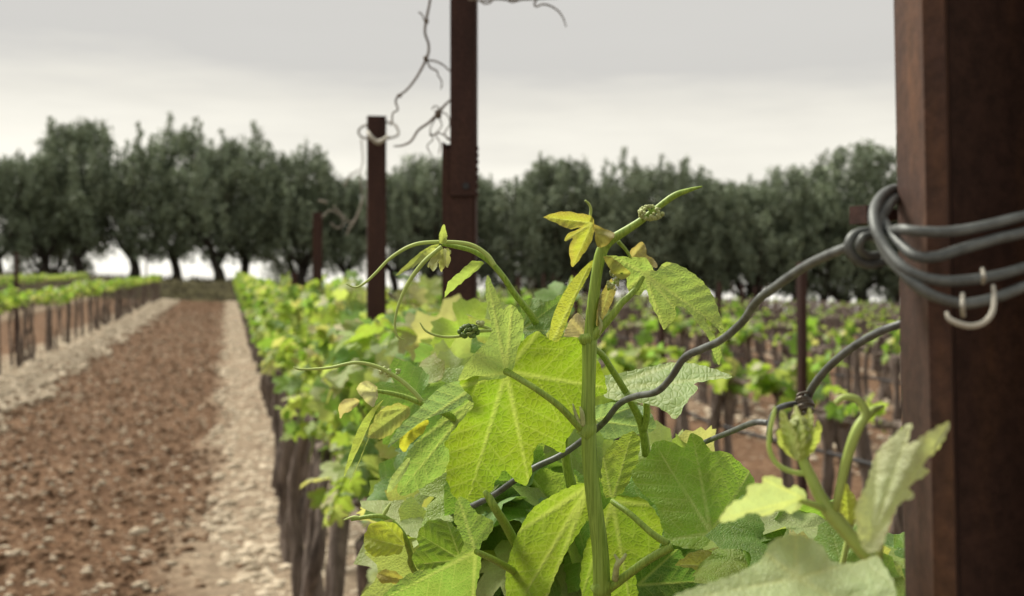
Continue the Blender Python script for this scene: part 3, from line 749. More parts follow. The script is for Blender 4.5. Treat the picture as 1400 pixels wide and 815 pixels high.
wirething('wire_clip', 'pale open ring clip hooked over the lowest wraps on the big post', [
    ([(1294, 427, .436), (1298, 436, .435), (1309, 442, .434), (1327, 446, .434), (1345, 441, .434), (1356, 428, .435), (1359, 410, .437), (1358, 391, .441)], [2.6, 3.6, 4, 4.2, 4, 4, 3.6, 3]),
    ([(1317, 432, .440), (1316, 418, .436), (1316, 402, .441)], 3.2)], M_CLIP, 'clip')
wirething('wire_clip', 'small pale staple clip on the third wrap of wire on the big post', [([(1344, 387, .442), (1345, 378, .438), (1343, 368, .442)], 3.0)], M_CLIP, 'clip')

# ------------------------------------------------------------ dry canes on the sky
def dry(label, segs, knots, m, d, name='dry_cane'):
    mb = MB()
    for pts, r in segs:
        mb.add(*ptube([(x_, y_, d) for x_, y_ in pts], r, seg=6, n=5))
    for x_, y_, a_, b_ in knots:
        mb.add(IV*np.array([a_, a_, b_])*d/F+at(x_, y_, d), IF)
    return thing(name, label, 'cane', (0, 0, 0), me=mb.mesh(name, m))
dry('dry dead vine cane dangling against the sky left of the tall post', [
    ([(592, -40), (588, 0), (583, 26), (581, 45), (586, 61), (584, 78), (570, 105), (556, 123), (544, 132), (541, 140), (544, 150), (537, 155), (536, 166), (533, 172)], [1.6, 1.8, 2, 1.8, 1.8, 2, 1.8, 1.7, 1.6, 1.5, 1.3, 1.3, 1.2, 1.0]),
    ([(581, 30), (577, 20), (572, 17)], 1.0), ([(584, 82), (596, 84), (606, 89), (615, 97), (622, 100)], [1.3, 1.3, 1.2, 1.1, 1]),
    ([(584, 83), (588, 92), (597, 97), (599, 103), (604, 112), (603, 122)], [1.3, 1.2, 1.2, 1, 1, .8])], [(583, 29, 3.5, 5), (582, 80, 3.6, 4.6), (546, 131, 4, 3)], M_CANE, 2.62)
dry('curled dry cane with a dark knot between the short and tall posts', [
    ([(640, 120), (622, 132), (608, 144), (598, 156), (586, 168), (572, 178), (562, 193), (550, 199), (538, 200)], [1.4, 1.5, 1.8, 2.2, 2, 1.8, 1.7, 1.5, 1.0]),
    ([(602, 152), (612, 158), (615, 170), (608, 182), (613, 192)], 1.0), ([(596, 160), (588, 178), (592, 190), (584, 200), (590, 212)], .9), ([(605, 150), (595, 145), (590, 150)], .9),
    ([(600, 160), (604, 172), (596, 184), (602, 196), (600, 210)], .9), ([(590, 186), (600, 182), (612, 188), (618, 196)], 1.1)], [(599, 156, 5.5, 8), (589, 184, 2, 3)], M_CANE, 2.66)
dry('thin dry canes wound along the top wire right of the tall post', [
    ([(640, 0), (664, 1), (680, -1), (700, 0), (760, -3), (1000, -20)], 1.4), ([(655, 0), (662, 5), (670, 4), (676, -2), (690, -1), (700, 3), (712, 0)], 1.2),
    ([(738, -6), (731, 4), (733, 9), (742, 6), (752, 8), (763, 15), (770, 25), (774, 37)], [1.3, 1.6, 1.3, 1.4, 1.4, 1.3, 1.1, .8])], [], M_CANE, 2.5)
dry('bleached twisted dry cane left of the short post', [
    ([(497, 268), (492, 285), (486, 300), (478, 312), (474, 322)], [1.1, 1.6, 1.7, 1.5, .9]), ([(440, 298), (450, 288), (462, 292), (470, 304), (462, 312), (452, 305)], .9),
    ([(456, 282), (470, 296), (478, 304), (486, 300)], 1.0), ([(494, 190), (496, 220), (492, 240), (496, 268)], 1.0), ([(470, 255), (480, 240), (490, 232)], 1.0), ([(436, 274), (448, 277)], 1.6)], [], M_CANEP, 5.2)

# ------------------------------------------------------------ hero leaves from outlines
def hero(parent, org, J, out, d0, tilt=(0, 0), cup=.0, wave=.0055, veins=None, col=(.22, .34, .06), young=0., teeth=1.6, seed=0, name='leaf', nr=13, label=None, quilt=.0011, crease=None):
    """J: where the stalk joins (px,py); out: outline px; tilt: metres of depth per pixel in x and y"""
    rs = np.random.RandomState(seed+int(J[0])); J = np.array(J, float)
    O = spline(np.array(out+[out[0]], float), 6)[:-1]
    seg = np.linalg.norm(np.roll(O, -1, 0)-O, axis=1); cum = np.concatenate([[0], np.cumsum(seg)]); Ltot = cum[-1]
    na = int(min(300, max(60, Ltot/2.0))); s = np.linspace(0, Ltot, na, endpoint=False)
    OX = np.interp(s, cum, np.append(O[:, 0], O[0, 0])); OY = np.interp(s, cum, np.append(O[:, 1], O[0, 1])); O = np.stack([OX, OY], 1)
    T = np.roll(O, -1, 0)-np.roll(O, 1, 0); T /= np.linalg.norm(T, axis=1)[:, None]+1e-9
    nrm = np.stack([T[:, 1], -T[:, 0]], 1); area = .5*np.sum(O[:, 0]*np.roll(O[:, 1], -1)-np.roll(O[:, 0], -1)*O[:, 1])
    if area < 0: nrm = -nrm
    per = 14+4*rs.rand(); jit = np.cumsum(.25*rs.randn(na))*.25
    ph = ((s+jit*4)/per) % 1; tooth = np.where(ph < .68, ph/.68, (1-ph)/.32)-.5
    size = np.abs(O-J).max(); O = O+nrm*(tooth*teeth*1.35*(.4+1.0*rs.rand(na)))[:, None]
    lo, hi = O.min(0), O.max(0); st_ = max(2.2, (hi-lo).max()/46)
    gx_, gy_ = np.meshgrid(np.arange(lo[0], hi[0], st_), np.arange(lo[1], hi[1], st_*.87)); gx_[1::2] += st_/2
    Gp = np.stack([gx_.ravel(), gy_.ravel()], 1)+rs.uniform(-.12, .12, (gx_.size, 2))*st_
    A = O; B_ = np.roll(O, -1, 0); inside = np.zeros(len(Gp), bool); dist = np.full(len(Gp), 1e9)
    for (ax, ay), (bx2, by2) in zip(A, B_):
        c_ = (ay > Gp[:, 1]) != (by2 > Gp[:, 1])
        with np.errstate(divide='ignore', invalid='ignore'): xi = (bx2-ax)*(Gp[:, 1]-ay)/(by2-ay)+ax
        inside ^= c_ & (Gp[:, 0] < xi)
        ab = np.array([bx2-ax, by2-ay]); tt_ = np.clip(((Gp-[ax, ay]) @ ab)/(ab @ ab+1e-9), 0, 1)
        dist = np.minimum(dist, np.hypot(Gp[:, 0]-ax-tt_*ab[0], Gp[:, 1]-ay-tt_*ab[1]))
    keep = inside & (dist > st_*.45); Gp = Gp[keep]; de = np.concatenate([np.zeros(na), dist[keep]])
    allp = np.concatenate([O, Gp]); vv2, _, ff2, ov, _, _ = delaunay_2d_cdt([Vector(p) for p in allp.tolist()], [], [list(range(na))], 1, 1e-4)
    P = np.array([tuple(p) for p in vv2]); de = np.array([de[o_[0]] if o_ else 0. for o_ in ov])
    F3 = np.array([q_ for q_ in ff2 if len(q_) == 3]); q = (P-J)/size; x, y = q[:, 0], -q[:, 1]
    e1 = P[F3[:, 1]]-P[F3[:, 0]]; e2 = P[F3[:, 2]]-P[F3[:, 0]]; fl = (e1[:, 0]*e2[:, 1]-e1[:, 1]*e2[:, 0]) > 0; F3[fl] = F3[fl][:, ::-1]
    t = np.clip(np.hypot(x, y), 0, 1); te = 1-np.clip(de/(size*.3), 0, 1)
    if veins is None: veins = out[::max(1, len(out)//5)]
    vd = [(math.atan2(vx-J[0], -(vy-J[1])), 1) for vx, vy in veins]
    U, Vv = vein_fields(x, y, vd)
    ang = np.arctan2(x, y); phs = rs.rand(3)*6.28
    d = d0+tilt[0]*(P[:, 0]-J[0])+tilt[1]*(P[:, 1]-J[1])+cup*t**2+wave*(np.sin(ang*3+phs[0])+.6*np.sin(ang*6+phs[1]))*t**2.2
    k = .5-np.abs(((U-.75*Vv)/.155) % 1-.5)
    d = d-(quilt*2.0*np.minimum(Vv*6, 1)-quilt)*(1-.3*t)-quilt*1.6*(.5-k)*np.minimum(Vv*8, 1)
    if crease:          # fold along a line through J towards crease pixel, one side leaning back
        cx_, cy_, amt = crease; dv = np.array([cx_-J[0], cy_-J[1]]); dv /= np.linalg.norm(dv)
        sgn = (P[:, 0]-J[0])*dv[1]-(P[:, 1]-J[1])*dv[0]; d = d+amt*np.abs(sgn)
    W = CAM+fw*d[:, None]+rt*((P[:, 0]-700)/F*d)[:, None]+up*((407.5-P[:, 1])/F*d)[:, None]
    me = quick(name, W-org, F3, M_LEAF, smooth=True); set_attrs(me, U, Vv, te, x+J[0]*.01, y+J[1]*.01)
    o = obj(name, me, parent, color=(*col, 1-young))
    if label: o['label'] = label
    return o
G1, G2, G3, G4 = (.24, .35, .045), (.31, .42, .13), (.16, .27, .07), (.34, .40, .15)
BL = (.24, .36, .20)

def vine_thing(px, py, d, label, trunk_x=None):
    p = at(px, py, d); x, y = p[0], p[1]; org = np.array([x, y, gz(x, y)])
    t = thing('grapevine', label, 'grapevine', org, 'vines of the row beside the path')
    return t, org
def shoot_part(t, org, segs, m=M_STEM, name='shoot', ridge=0):
    mb = MB()
    for pts, r in segs: mb.add(*ptube(pts, r, seg=12, n=7, ridge=ridge))
    return obj(name, mb.mesh(name, m, org=org), t)
def cluster(parent, org, cx, cy, d, n, w_, h_, r, m, seed=1, name='flower_cluster'):
    rs = np.random.RandomState(seed); mb = MB()
    for k in range(n):
        a = rs.randn(3); a /= np.linalg.norm(a); p = at(cx+a[0]*w_, cy+a[1]*h_, d+a[2]*w_*d/F*.8)
        v = IV*(r*(.75+.5*rs.rand()))*d/F+p; mb.add(v, IF)
    return obj(name, mb.mesh(name, m, org=org), parent)

# --- vine A: the tall central shoot
TA, OA = vine_thing(760, 1200, .95, 'nearest grapevine in focus, its tall central shoot rising above the wavy wire')
rsA = np.random.RandomState(5); obj('trunk', trunk_mb(rsA, .88, .03, .45).mesh('trunk', M_BARK), TA)
pc = at(824, 900, .80)
SA = shoot_part(TA, OA, [([(840, 1000, .84), (826, 880, .81), (823, 812, .80), (820, 748, .80), (808, 650, .80), (804, 569, .80), (805, 520, .80), (806, 464, .80)], [11, 11, 11.5, 10.6, 9.8, 9.6, 9, 10.2]),
    ([(806, 466, .80), (808, 440, .80), (811, 412, .799), (816, 372, .798), (822, 345, .798), (832, 330, .797), (848, 320, .796), (873, 304, .795), (894, 288, .794), (921, 268, .792), (942, 260, .791), (960, 255, .79)], [9, 8.2, 7.8, 7.4, 7.8, 7, 5.8, 4.8, 4.0, 4.2, 2.9, 1.0]),
    ([(804, 470, .80), (803, 462, .80), (802, 456, .80)], [10, 12.5, 9]), ([(797, 597, .80), (803, 588, .80), (806, 578, .80)], [11, 12.5, 10]), ([(815, 812, .80), (823, 803, .80), (828, 792, .80)], [12, 14, 11])], ridge=5)
def pet(pts, r, m=M_STEM): 
    mb = MB(); mb.add(*ptube(pts, r, seg=9, n=6)); return obj('petiole', mb.mesh('petiole', m, org=OA), SA)
pet([(800, 592, .80), (784, 575, .795), (762, 553, .79), (730, 530, .79), (700, 512, .80), (692, 508, .806)], [6.5, 5.2, 4.8, 4.4, 4.4, 5])
pet([(808, 462, .80), (820, 450, .798), (838, 430, .796), (850, 414, .796), (861, 404, .798), (872, 392, .80), (880, 378, .80)], [8, 6.5, 5.2, 4.6, 4.4, 3.5, 2.5])
pet([(830, 806, .80), (855, 788, .795), (885, 766, .79), (919, 747, .788)], [7, 6.2, 6, 6.4])
pet([(914, 744, .789), (890, 728, .792), (862, 703, .80), (837, 685, .815)], [5.5, 4.6, 4.2, 4])
pet([(812, 476, .81), (824, 486, .82), (837, 506, .83), (852, 530, .84), (864, 552, .85), (877, 580, .86), (884, 622, .87)], [4, 4.4, 4.6, 4.8, 5.2, 6, 6.5])
pet([(884, 550, .85), (884, 570, .855), (880, 588, .86)], [4.6, 5, 5])
pet([(766, 560, .86), (771, 600, .87), (776, 640, .875), (781, 664, .88)], [6, 6.5, 7, 7.5])
pet([(831, 395, .805), (842, 385, .80), (850, 372, .795)], [3, 2.6, 2.2]); pet([(845, 330, .80), (856, 342, .80), (862, 352, .80)], [3, 2.4, 2])
for pts, r in (([(806, 300, .798), (808, 288, .797), (806, 280, .796), (800, 274, .795)], [2.4, 2, 1.8, 1.4]),):
    mb = MB(); mb.add(*ptube(pts, r, seg=7, n=6)); obj('tendril', mb.mesh('tendril', M_STEMB, org=OA), SA)
cluster(SA, OA, 890, 291, .792, 70, 16, 9.5, 2.9, M_BUDP, 3)
cluster(SA, OA, 838, 384, .797, 30, 8, 13, 2.4, M_BUDP, 4, 'bud_cluster')
mb = MB()
for pts, r in (([(841, 792, .795), (843, 775, .79), (847, 764, .79)], [5, 4, 3.2]), ([(843, 775, .79), (852, 764, .788), (856, 757, .788)], [3.5, 3, 2]), ([(846, 768, .79), (840, 758, .79)], [3, 1.6])): mb.add(*ptube(pts, r, seg=7))
obj('side_bud', mb.mesh('side_bud', M_BUDP, org=OA), SA)
mb = MB()
for pts, r in (([(793, 584, .797), (788, 570, .795), (783, 552, .795)], [4, 3, 1]), ([(797, 582, .797), (796, 566, .795), (793, 556, .795)], [4, 3.5, 1.2]), ([(818, 456, .798), (822, 444, .796), (818, 432, .796)], [4.5, 3.5, 1.2])): mb.add(*ptube(pts, r, seg=7))
obj('side_bud', mb.mesh('side_bud', M_BUDP, org=OA), SA)
def HA(*a, **k): return hero(SA, OA, *a, **k)
L1 = [(705, 482), (711, 470), (722, 460), (735, 453), (754, 464), (776, 461), (797, 465), (814, 485), (826, 515), (829, 538), (811, 543), (806, 556), (797, 575), (775, 600), (772, 619), (757, 614), (742, 606), (733, 610), (729, 625), (726, 650), (717, 664), (700, 653), (690, 643), (678, 658), (670, 674), (645, 686), (623, 682), (613, 662), (610, 646), (615, 620), (608, 607), (622, 586), (636, 569), (648, 553), (642, 540), (628, 524), (650, 514), (676, 506)]
HA((692, 508), L1, .815, (.00002, .00014), veins=[(828, 530), (722, 655), (640, 684), (628, 530), (735, 455)], col=(.225, .335, .032), teeth=1.7, seed=1, wave=.003, label='large glowing leaf at the middle of the shoot')
HA((692, 510), [(704, 500), (692, 516), (660, 520), (628, 525), (634, 503), (650, 482), (664, 468), (672, 452), (669, 430), (664, 403), (666, 376), (675, 392), (683, 410), (688, 424), (697, 416), (708, 424), (716, 440), (713, 462), (706, 485)], .806, (-.0002, .00025), veins=[(666, 376), (700, 418), (632, 520)], col=(.33, .45, .17), teeth=.8, seed=2, cup=.006)
HA((712, 452), [(712, 430), (714, 414), (728, 407), (750, 412), (770, 401), (778, 410), (768, 425), (757, 436), (750, 452), (735, 462), (718, 464)], .86, (0, -.0003), veins=[(775, 405), (728, 407), (750, 452)], col=G3, seed=3)
HA((756, 466), [(750, 464), (756, 432), (772, 398), (792, 372), (812, 355), (803, 380), (788, 406), (776, 438), (764, 466)], .80, (.0003, 0), veins=[(806, 362)], col=(.38, .42, .08), teeth=.3, seed=4)
HA((800, 462), [(770, 460), (778, 440), (790, 428), (800, 440), (806, 460)], .83, veins=[(780, 440)], col=(.5, .42, .32), seed=5, teeth=.6)
L16 = [(845, 350), (866, 352), (883, 353), (894, 369), (900, 369), (905, 361), (918, 359), (937, 367), (959, 383), (974, 403), (984, 430), (990, 457), (978, 447), (963, 434), (970, 450), (980, 464), (986, 482), (983, 499), (974, 482), (968, 461), (955, 444), (939, 423), (924, 419), (924, 433), (916, 442), (907, 450), (899, 433), (888, 412), (884, 396), (873, 404), (859, 398), (855, 378), (841, 368), (824, 350)]
HA((881, 374), L16, .80, (-.00012, .00008), veins=[(985, 492), (988, 450), (907, 448), (858, 396), (918, 360), (840, 352)], col=(.30, .43, .15), teeth=1.1, seed=6, young=.15, label='deeply lobed leaf on the right of the shoot tip')
HA((810, 305), [(742, 297), (758, 291), (775, 289), (792, 292), (808, 295), (813, 309), (809, 329), (798, 347), (783, 365), (779, 350), (778, 338), (783, 326), (772, 330), (776, 320), (795, 311), (778, 313), (762, 306)], .797, (.0002, 0), veins=[(744, 297), (784, 362), (773, 328)], col=(.42, .48, .08), young=.75, teeth=.8, seed=7, label='small yellow bronze-edged leaf at the shoot tip')
HA((812, 312), [(812, 306), (824, 312), (840, 319), (835, 330), (824, 338), (815, 334)], .79, veins=[(838, 320)], col=(.36, .34, .14), young=.8, teeth=.5, seed=8)
HA((864, 352), [(858, 350), (866, 338), (880, 331), (885, 348), (896, 356), (898, 366), (884, 364), (870, 360)], .81, veins=[(882, 333), (896, 364)], col=(.42, .36, .20), young=.6, teeth=1.2, seed=9)
HA((836, 385), [(836, 380), (842, 395), (836, 415), (826, 434), (816, 447), (816, 428), (820, 408), (828, 390)], .806, (.0004, 0), veins=[(818, 444)], col=(.30, .28, .13), young=.6, teeth=.6, seed=10)
HA((828, 375), [(824, 350), (836, 352), (850, 362), (862, 374), (850, 382), (836, 372)], .793, veins=[(858, 374)], col=(.38, .40, .12), young=.5, teeth=.8, seed=11)
HA((816, 534), [(812, 514), (835, 512), (857, 508), (890, 501), (925, 495), (962, 500), (1002, 515), (975, 519), (949, 525), (955, 531), (944, 543), (935, 556), (924, 573), (907, 561), (888, 553), (857, 548), (828, 543)], .85, (-.0002, -.0005), veins=[(1000, 514), (924, 570), (925, 496)], col=(.29, .40, .15), teeth=1.3, seed=12, cup=.004)
HA((814, 575), [(810, 556), (838, 550), (872, 553), (890, 565), (895, 588), (860, 595), (825, 598)], .90, veins=[(892, 586), (870, 555)], col=BL, teeth=.8, seed=13)
HA((837, 686), [(847, 676), (858, 679), (880, 682), (899, 704), (906, 729), (900, 752), (882, 790), (862, 832), (825, 845), (796, 815), (795, 770), (806, 732), (822, 700)], .83, (0, .0001), veins=[(862, 828), (903, 735), (800, 800), (885, 690)], col=G1, seed=14)
HA((837, 686), [(828, 682), (822, 655), (826, 622), (843, 602), (864, 590), (875, 600), (872, 630), (862, 655), (848, 676)], .825, (.0003, -.0002), veins=[(864, 592), (826, 630)], col=(.28, .38, .07), seed=15)
HA((806, 664), [(806, 662), (786, 663), (752, 679), (726, 698), (708, 729), (696, 763), (691, 800), (700, 850), (735, 850), (757, 793), (776, 752), (795, 723), (806, 700)], .825, (-.0001, .0002), veins=[(700, 840), (712, 725), (755, 795)], col=(.26, .38, .05), seed=16, cup=-.01, teeth=1.0, label='long smooth-edged leaf left of the stem bottom')
L5 = [(863, 654), (866, 641), (886, 623), (894, 605), (914, 603), (936, 612), (940, 601), (947, 592), (961, 601), (972, 616), (993, 618), (1011, 632), (1027, 648), (1031, 659), (1024, 678), (1009, 691), (1032, 697), (1060, 690), (1082, 706), (1080, 730), (1054, 746), (1030, 740), (1000, 736), (980, 746), (955, 751), (930, 748), (911, 737), (902, 710), (896, 691), (876, 672)]
HA((972, 729), L5, .80, (.0001, -.00025), veins=[(947, 594), (900, 615), (1022, 650), (915, 738), (1078, 712)], col=(.24, .39, .055), teeth=1.2, seed=17, crease=(968, 616, .00018), label='broad mid-green leaf right of the stem with pale star of veins')
HA((1042, 775), [(921, 773), (946, 755), (974, 750), (999, 737), (1018, 730), (1040, 744), (1046, 773), (1020, 782), (999, 785), (974, 794), (955, 780)], .765, (-.0001, -.0003), veins=[(925, 772), (1018, 731), (976, 791)], col=(.36, .40, .10), young=.35, seed=18)
HA((872, 800), [(868, 782), (890, 762), (925, 750), (942, 770), (978, 794), (945, 806), (915, 835), (880, 840)], .83, veins=[(975, 794), (925, 752)], col=(.12, .23, .06), seed=19)
HA((650, 754), [(620, 712), (624, 684), (636, 681), (651, 700), (674, 713), (670, 730), (656, 748), (658, 770), (652, 800), (642, 850), (600, 860), (528, 835), (524, 815), (540, 800), (560, 784), (598, 775), (624, 760), (634, 742)], .775, (.00025, .0001), veins=[(528, 818), (630, 690), (645, 845)], col=(.22, .34, .09), seed=20, crease=(560, 800, .0002))
HA((630, 765), [(573, 748), (571, 729), (587, 712), (611, 712), (629, 728), (637, 751), (614, 771), (577, 780), (563, 762)], .82, veins=[(572, 730), (568, 772), (611, 713)], col=(.18, .29, .045), seed=21)
HA((556, 748), [(496, 742), (504, 719), (522, 713), (544, 718), (552, 735), (549, 755), (526, 760), (506, 759)], .84, veins=[(500, 735), (528, 716)], col=(.38, .44, .07), seed=22)
HA((550, 792), [(519, 797), (516, 784), (530, 779), (548, 786), (550, 797)], .84, veins=[(520, 786)], col=(.42, .38, .12), seed=23)
pet([(662, 671, .80), (668, 680, .80), (678, 697, .805), (690, 716, .84), (704, 742, .87)], [3, 5.5, 6, 6.5, 7])
pet([(651, 754, .775), (672, 764, .79), (694, 776, .84), (720, 792, .88)], [4, 4.6, 5, 5])

# --- vine B: arching shoots to the left
TB, OB = vine_thing(640, 1200, 1.15, 'foreground grapevine with arching shoot tip and long curling tendrils left of the central shoot')
obj('trunk', trunk_mb(np.random.RandomState(8), .86, .028, .45).mesh('trunk', M_BARK), TB)
SB = shoot_part(TB, OB, [([(760, 560, .92), (745, 470, .88), (728, 434, .86), (713, 414, .85), (700, 397, .845), (689, 380, .84), (674, 362, .84), (660, 351, .84), (643, 342, .84), (622, 337, .84), (604, 334, .84)], [6, 5.4, 4.8, 4.5, 4.3, 4.2, 4, 3.6, 3.4, 3, 2.2])])
SB2 = shoot_part(TB, OB, [([(760, 700, .95), (690, 620, .9), (620, 572, .87), (600, 562, .86), (577, 552, .85), (558, 544, .85), (536, 538, .85), (512, 534, .85)], [6, 5.5, 5, 4.6, 4, 3.6, 3.2, 2.4])])
SB3 = shoot_part(TB, OB, [([(620, 860, .9), (566, 780, .87), (561, 758, .86), (553, 734, .85), (540, 717, .85), (522, 706, .85), (500, 707, .85), (480, 711, .85)], [4, 4, 4, 3.8, 3.6, 3.2, 3, 1.8])])
def tend(par, pts, r, m=M_STEMB):
    r = np.asarray(r)*.85
    mb = MB(); mb.add(*ptube(pts, r, seg=8, n=7)); return obj('tendril', mb.mesh('tendril', m, org=OB), par)
dd = .835
tend(SB, [(x_, y_, dd) for x_, y_ in ((676, 363), (665, 348), (641, 334), (600, 331), (565, 335), (535, 352), (514, 373), (500, 386), (486, 393), (473, 388))], [4, 3.8, 3.4, 3.2, 3, 2.6, 2.3, 2, 1.5, .8])
tend(SB, [(x_, y_, dd-.01) for x_, y_ in ((604, 337), (579, 359), (559, 386), (545, 417), (540, 441), (543, 459), (553, 465))], [3.2, 3.6, 3.2, 2.4, 2, 1.5, .8])
tend(SB, [(x_, y_, .82) for x_, y_ in ((574, 441), (583, 453), (603, 460), (627, 460), (655, 453), (680, 452))], [.8, 1.8, 2.2, 2.4, 2.6, 2.8])
tend(SB, [(x_, y_, .825) for x_, y_ in ((640, 448), (656, 446), (670, 450), (682, 455))], [2.0, 2.4, 2.6, 2.6])
cluster(SB, OB, 641, 453, .818, 48, 12.5, 7.5, 3.5, M_BUD, 6)
cluster(SB, OB, 655, 443, .818, 6, 5, 3, 3.2, M_BUDP, 9, 'bud_cluster')
tend(SB2, [(x_, y_, .84) for x_, y_ in ((401, 502), (412, 505), (449, 503), (486, 496), (517, 502), (545, 518), (565, 535), (577, 549))], [.9, 1.8, 2.3, 2.8, 3.2, 3.4, 3.6, 3.8])
cluster(SB2, OB, 533, 508, .845, 16, 13, 6, 2.8, M_BUDP, 7)
tend(SB3, [(470, 711, .85), (484, 707, .85), (498, 709, .85)], [1, 2.5, 2]); tend(SB3, [(534, 688, .85), (528, 698, .85), (522, 708, .85)], [1.4, 3, 2])
def HB(par, *a, **k): return hero(par, OB, *a, **k)
HB(SB, (604, 333), [(600, 332), (601, 318), (607, 307), (611, 320), (610, 333)], .83, veins=[(607, 309)], col=G4, teeth=.8, seed=31)
HB(SB, (600, 337), [(600, 333), (585, 338), (566, 352), (541, 376), (556, 370), (578, 353), (598, 342)], .832, veins=[(545, 374)], col=G4, teeth=.6, seed=32)
HB(SB, (607, 338), [(600, 340), (590, 350), (570, 362), (562, 368), (572, 352), (588, 340)], .828, veins=[(565, 366)], col=(.42, .46, .22), teeth=.8, seed=33)
for i, (a, b) in enumerate((((606, 340), (604, 372)), ((602, 342), (586, 366)), ((610, 340), (612, 366)), ((596, 344), (592, 372)), ((614, 342), (600, 360)))):
    mx_, my_ = (a[0]+b[0])/2, (a[1]+b[1])/2
    HB(SB, a, [(a[0]-3, a[1]), (mx_-6, my_), b, (mx_+5, my_+1), (a[0]+3, a[1])], .826+.003*i, (.0006*(i % 3-1), 0), veins=[b], col=(.45, .47, .25), teeth=1.4, seed=40+i, nr=5)
HB(SB, (658, 360), [(607, 407), (613, 386), (627, 373), (646, 357), (661, 360), (652, 370), (632, 386)], .835, (0, .0003), veins=[(610, 404)], col=(.30, .40, .14), teeth=1.2, seed=34)
HB(SB2, (514, 536), [(486, 532), (497, 521), (511, 525), (517, 537), (510, 556), (498, 547)], .845, veins=[(488, 532), (499, 523)], col=(.55, .55, .42), young=.3, teeth=1.2, seed=35)
HB(SB2, (493, 549), [(463, 553), (474, 545), (492, 547), (482, 560), (470, 566), (465, 572), (463, 562)], .845, veins=[(466, 560)], col=(.50, .46, .34), young=.5, teeth=1, seed=36)
HB(SB2, (524, 547), [(526, 545), (515, 560), (503, 585), (491, 612), (470, 652), (481, 610), (492, 582), (506, 562)], .84, (.0005, 0), veins=[(472, 648)], col=(.34, .42, .12), teeth=.4, seed=37)
HB(SB2, (524, 549), [(518, 560), (507, 590), (493, 625), (476, 665), (487, 642), (500, 610), (512, 580)], .842, (.0005, 0), veins=[(478, 660)], col=(.34, .42, .12), teeth=.4, seed=38)
HB(SB2, (556, 558), [(520, 560), (545, 551), (562, 562), (551, 577), (528, 598), (503, 597), (511, 574)], .855, veins=[(506, 595), (522, 562)], col=(.32, .38, .14), seed=39, young=.4)
HB(SB2, (650, 545), [(636, 545), (612, 560), (597, 578), (567, 606), (551, 632), (543, 668), (551, 678), (577, 667), (608, 647), (622, 640), (640, 600), (655, 560)], .86, (-.0002, .0001), veins=[(548, 672), (570, 605), (610, 645)], col=(.22, .34, .11), teeth=1.2, seed=50, label='crinkled green leaf left of the large glowing leaf')
HB(SB2, (563, 625), [(528, 675), (534, 655), (546, 638), (558, 626), (560, 634), (550, 652), (538, 668)], .85, veins=[(530, 672)], col=(.34, .44, .22), teeth=.5, seed=51)
HB(SB2, (650, 528), [(645, 520), (612, 524), (590, 540), (570, 562), (545, 585), (530, 612), (556, 592), (585, 572), (620, 560), (640, 542)], .83, (.0003, 0), veins=[(534, 607)], col=(.22, .34, .17), teeth=.5, seed=52)
HB(SB2, (560, 590), [(545, 610), (548, 600), (562, 582), (585, 574), (580, 590), (564, 604), (552, 618)], .87, veins=[(550, 612)], col=(.46, .46, .06), seed=53)
HB(SB3, (524, 706), [(500, 735), (508, 722), (524, 712), (538, 712), (520, 724), (506, 738)], .845, veins=[(504, 732)], col=(.40, .44, .18), young=.3, teeth=.8, seed=54)

# --- vine C: blurred shoot in front of the big post
TC, OC = vine_thing(1150, 2200, .55, 'grapevine at the foot of the big post, its pale blurred shoot in front of it')
obj('trunk', trunk_mb(np.random.RandomState(9), .80, .028, .2).mesh('trunk', M_BARK), TC)
dc = .50
SC = shoot_part(TC, OC, [([(1212, 1000, .53), (1208, 860, .51), (1203, 800, dc), (1196, 772, dc), (1178, 752, dc), (1157, 727, dc), (1136, 702, dc), (1122, 680, dc), (1110, 655, dc), (1098, 630, dc), (1092, 608, dc)], [12, 11, 10, 10, 10, 10.5, 11, 9, 8, 7, 5]),
    ([(1142, 700, dc), (1146, 680, dc-.005), (1157, 632, dc-.008), (1168, 597, dc-.01), (1178, 577, dc-.01), (1192, 562, dc-.008), (1206, 556, dc)], [5, 6, 7, 7.5, 7, 5.5, 3]),
    ([(1176, 582, dc-.01), (1183, 566, dc-.01), (1178, 552, dc-.01), (1166, 544, dc-.01), (1152, 544, dc-.01), (1142, 552, dc-.01)], [6, 6, 5.5, 5, 4.5, 3.5]),
    ([(1104, 648, dc), (1082, 645, dc), (1062, 634, dc), (1052, 614, dc), (1053, 588, dc), (1058, 566, dc), (1060, 556, dc)], [3.6, 3.6, 3.5, 3.4, 3.2, 3, 1.5]),
    ([(1134, 700, dc), (1112, 690, dc-.005), (1094, 684, dc-.008)], [4.5, 4.5, 4]), ([(1200, 812, dc), (1202, 760, dc-.01), (1205, 715, dc-.015)], [5, 5, 5]), ([(1150, 780, .56), (1158, 742, .56), (1164, 716, .56)], [4, 4, 4])], M_STEMB)
cluster(SC, OC, 1094, 592, dc-.003, 34, 13, 20, 5.0, M_BUDP, 12, 'bud_cluster')
def HC(*a, **k): return hero(SC, OC, *a, **k)
for i, (tx, ty) in enumerate(((1070, 560), (1088, 555), (1106, 558), (1118, 575), (1066, 585), (1100, 568))):
    bx_, by_ = 1094+(tx-1094)*.2, 628; mx_, my_ = (tx+bx_)/2, (ty+by_)/2
    HC((bx_, by_), [(bx_-4, by_), (mx_-11, my_+4), (tx-4, ty+8), (tx, ty), (tx+5, ty+8), (mx_+11, my_+4), (bx_+4, by_)], dc-.012+.004*i, (.0002*(i-2), 0), veins=[(tx, ty)], col=(.42, .52, .18), young=.35, seed=60+i, nr=6)
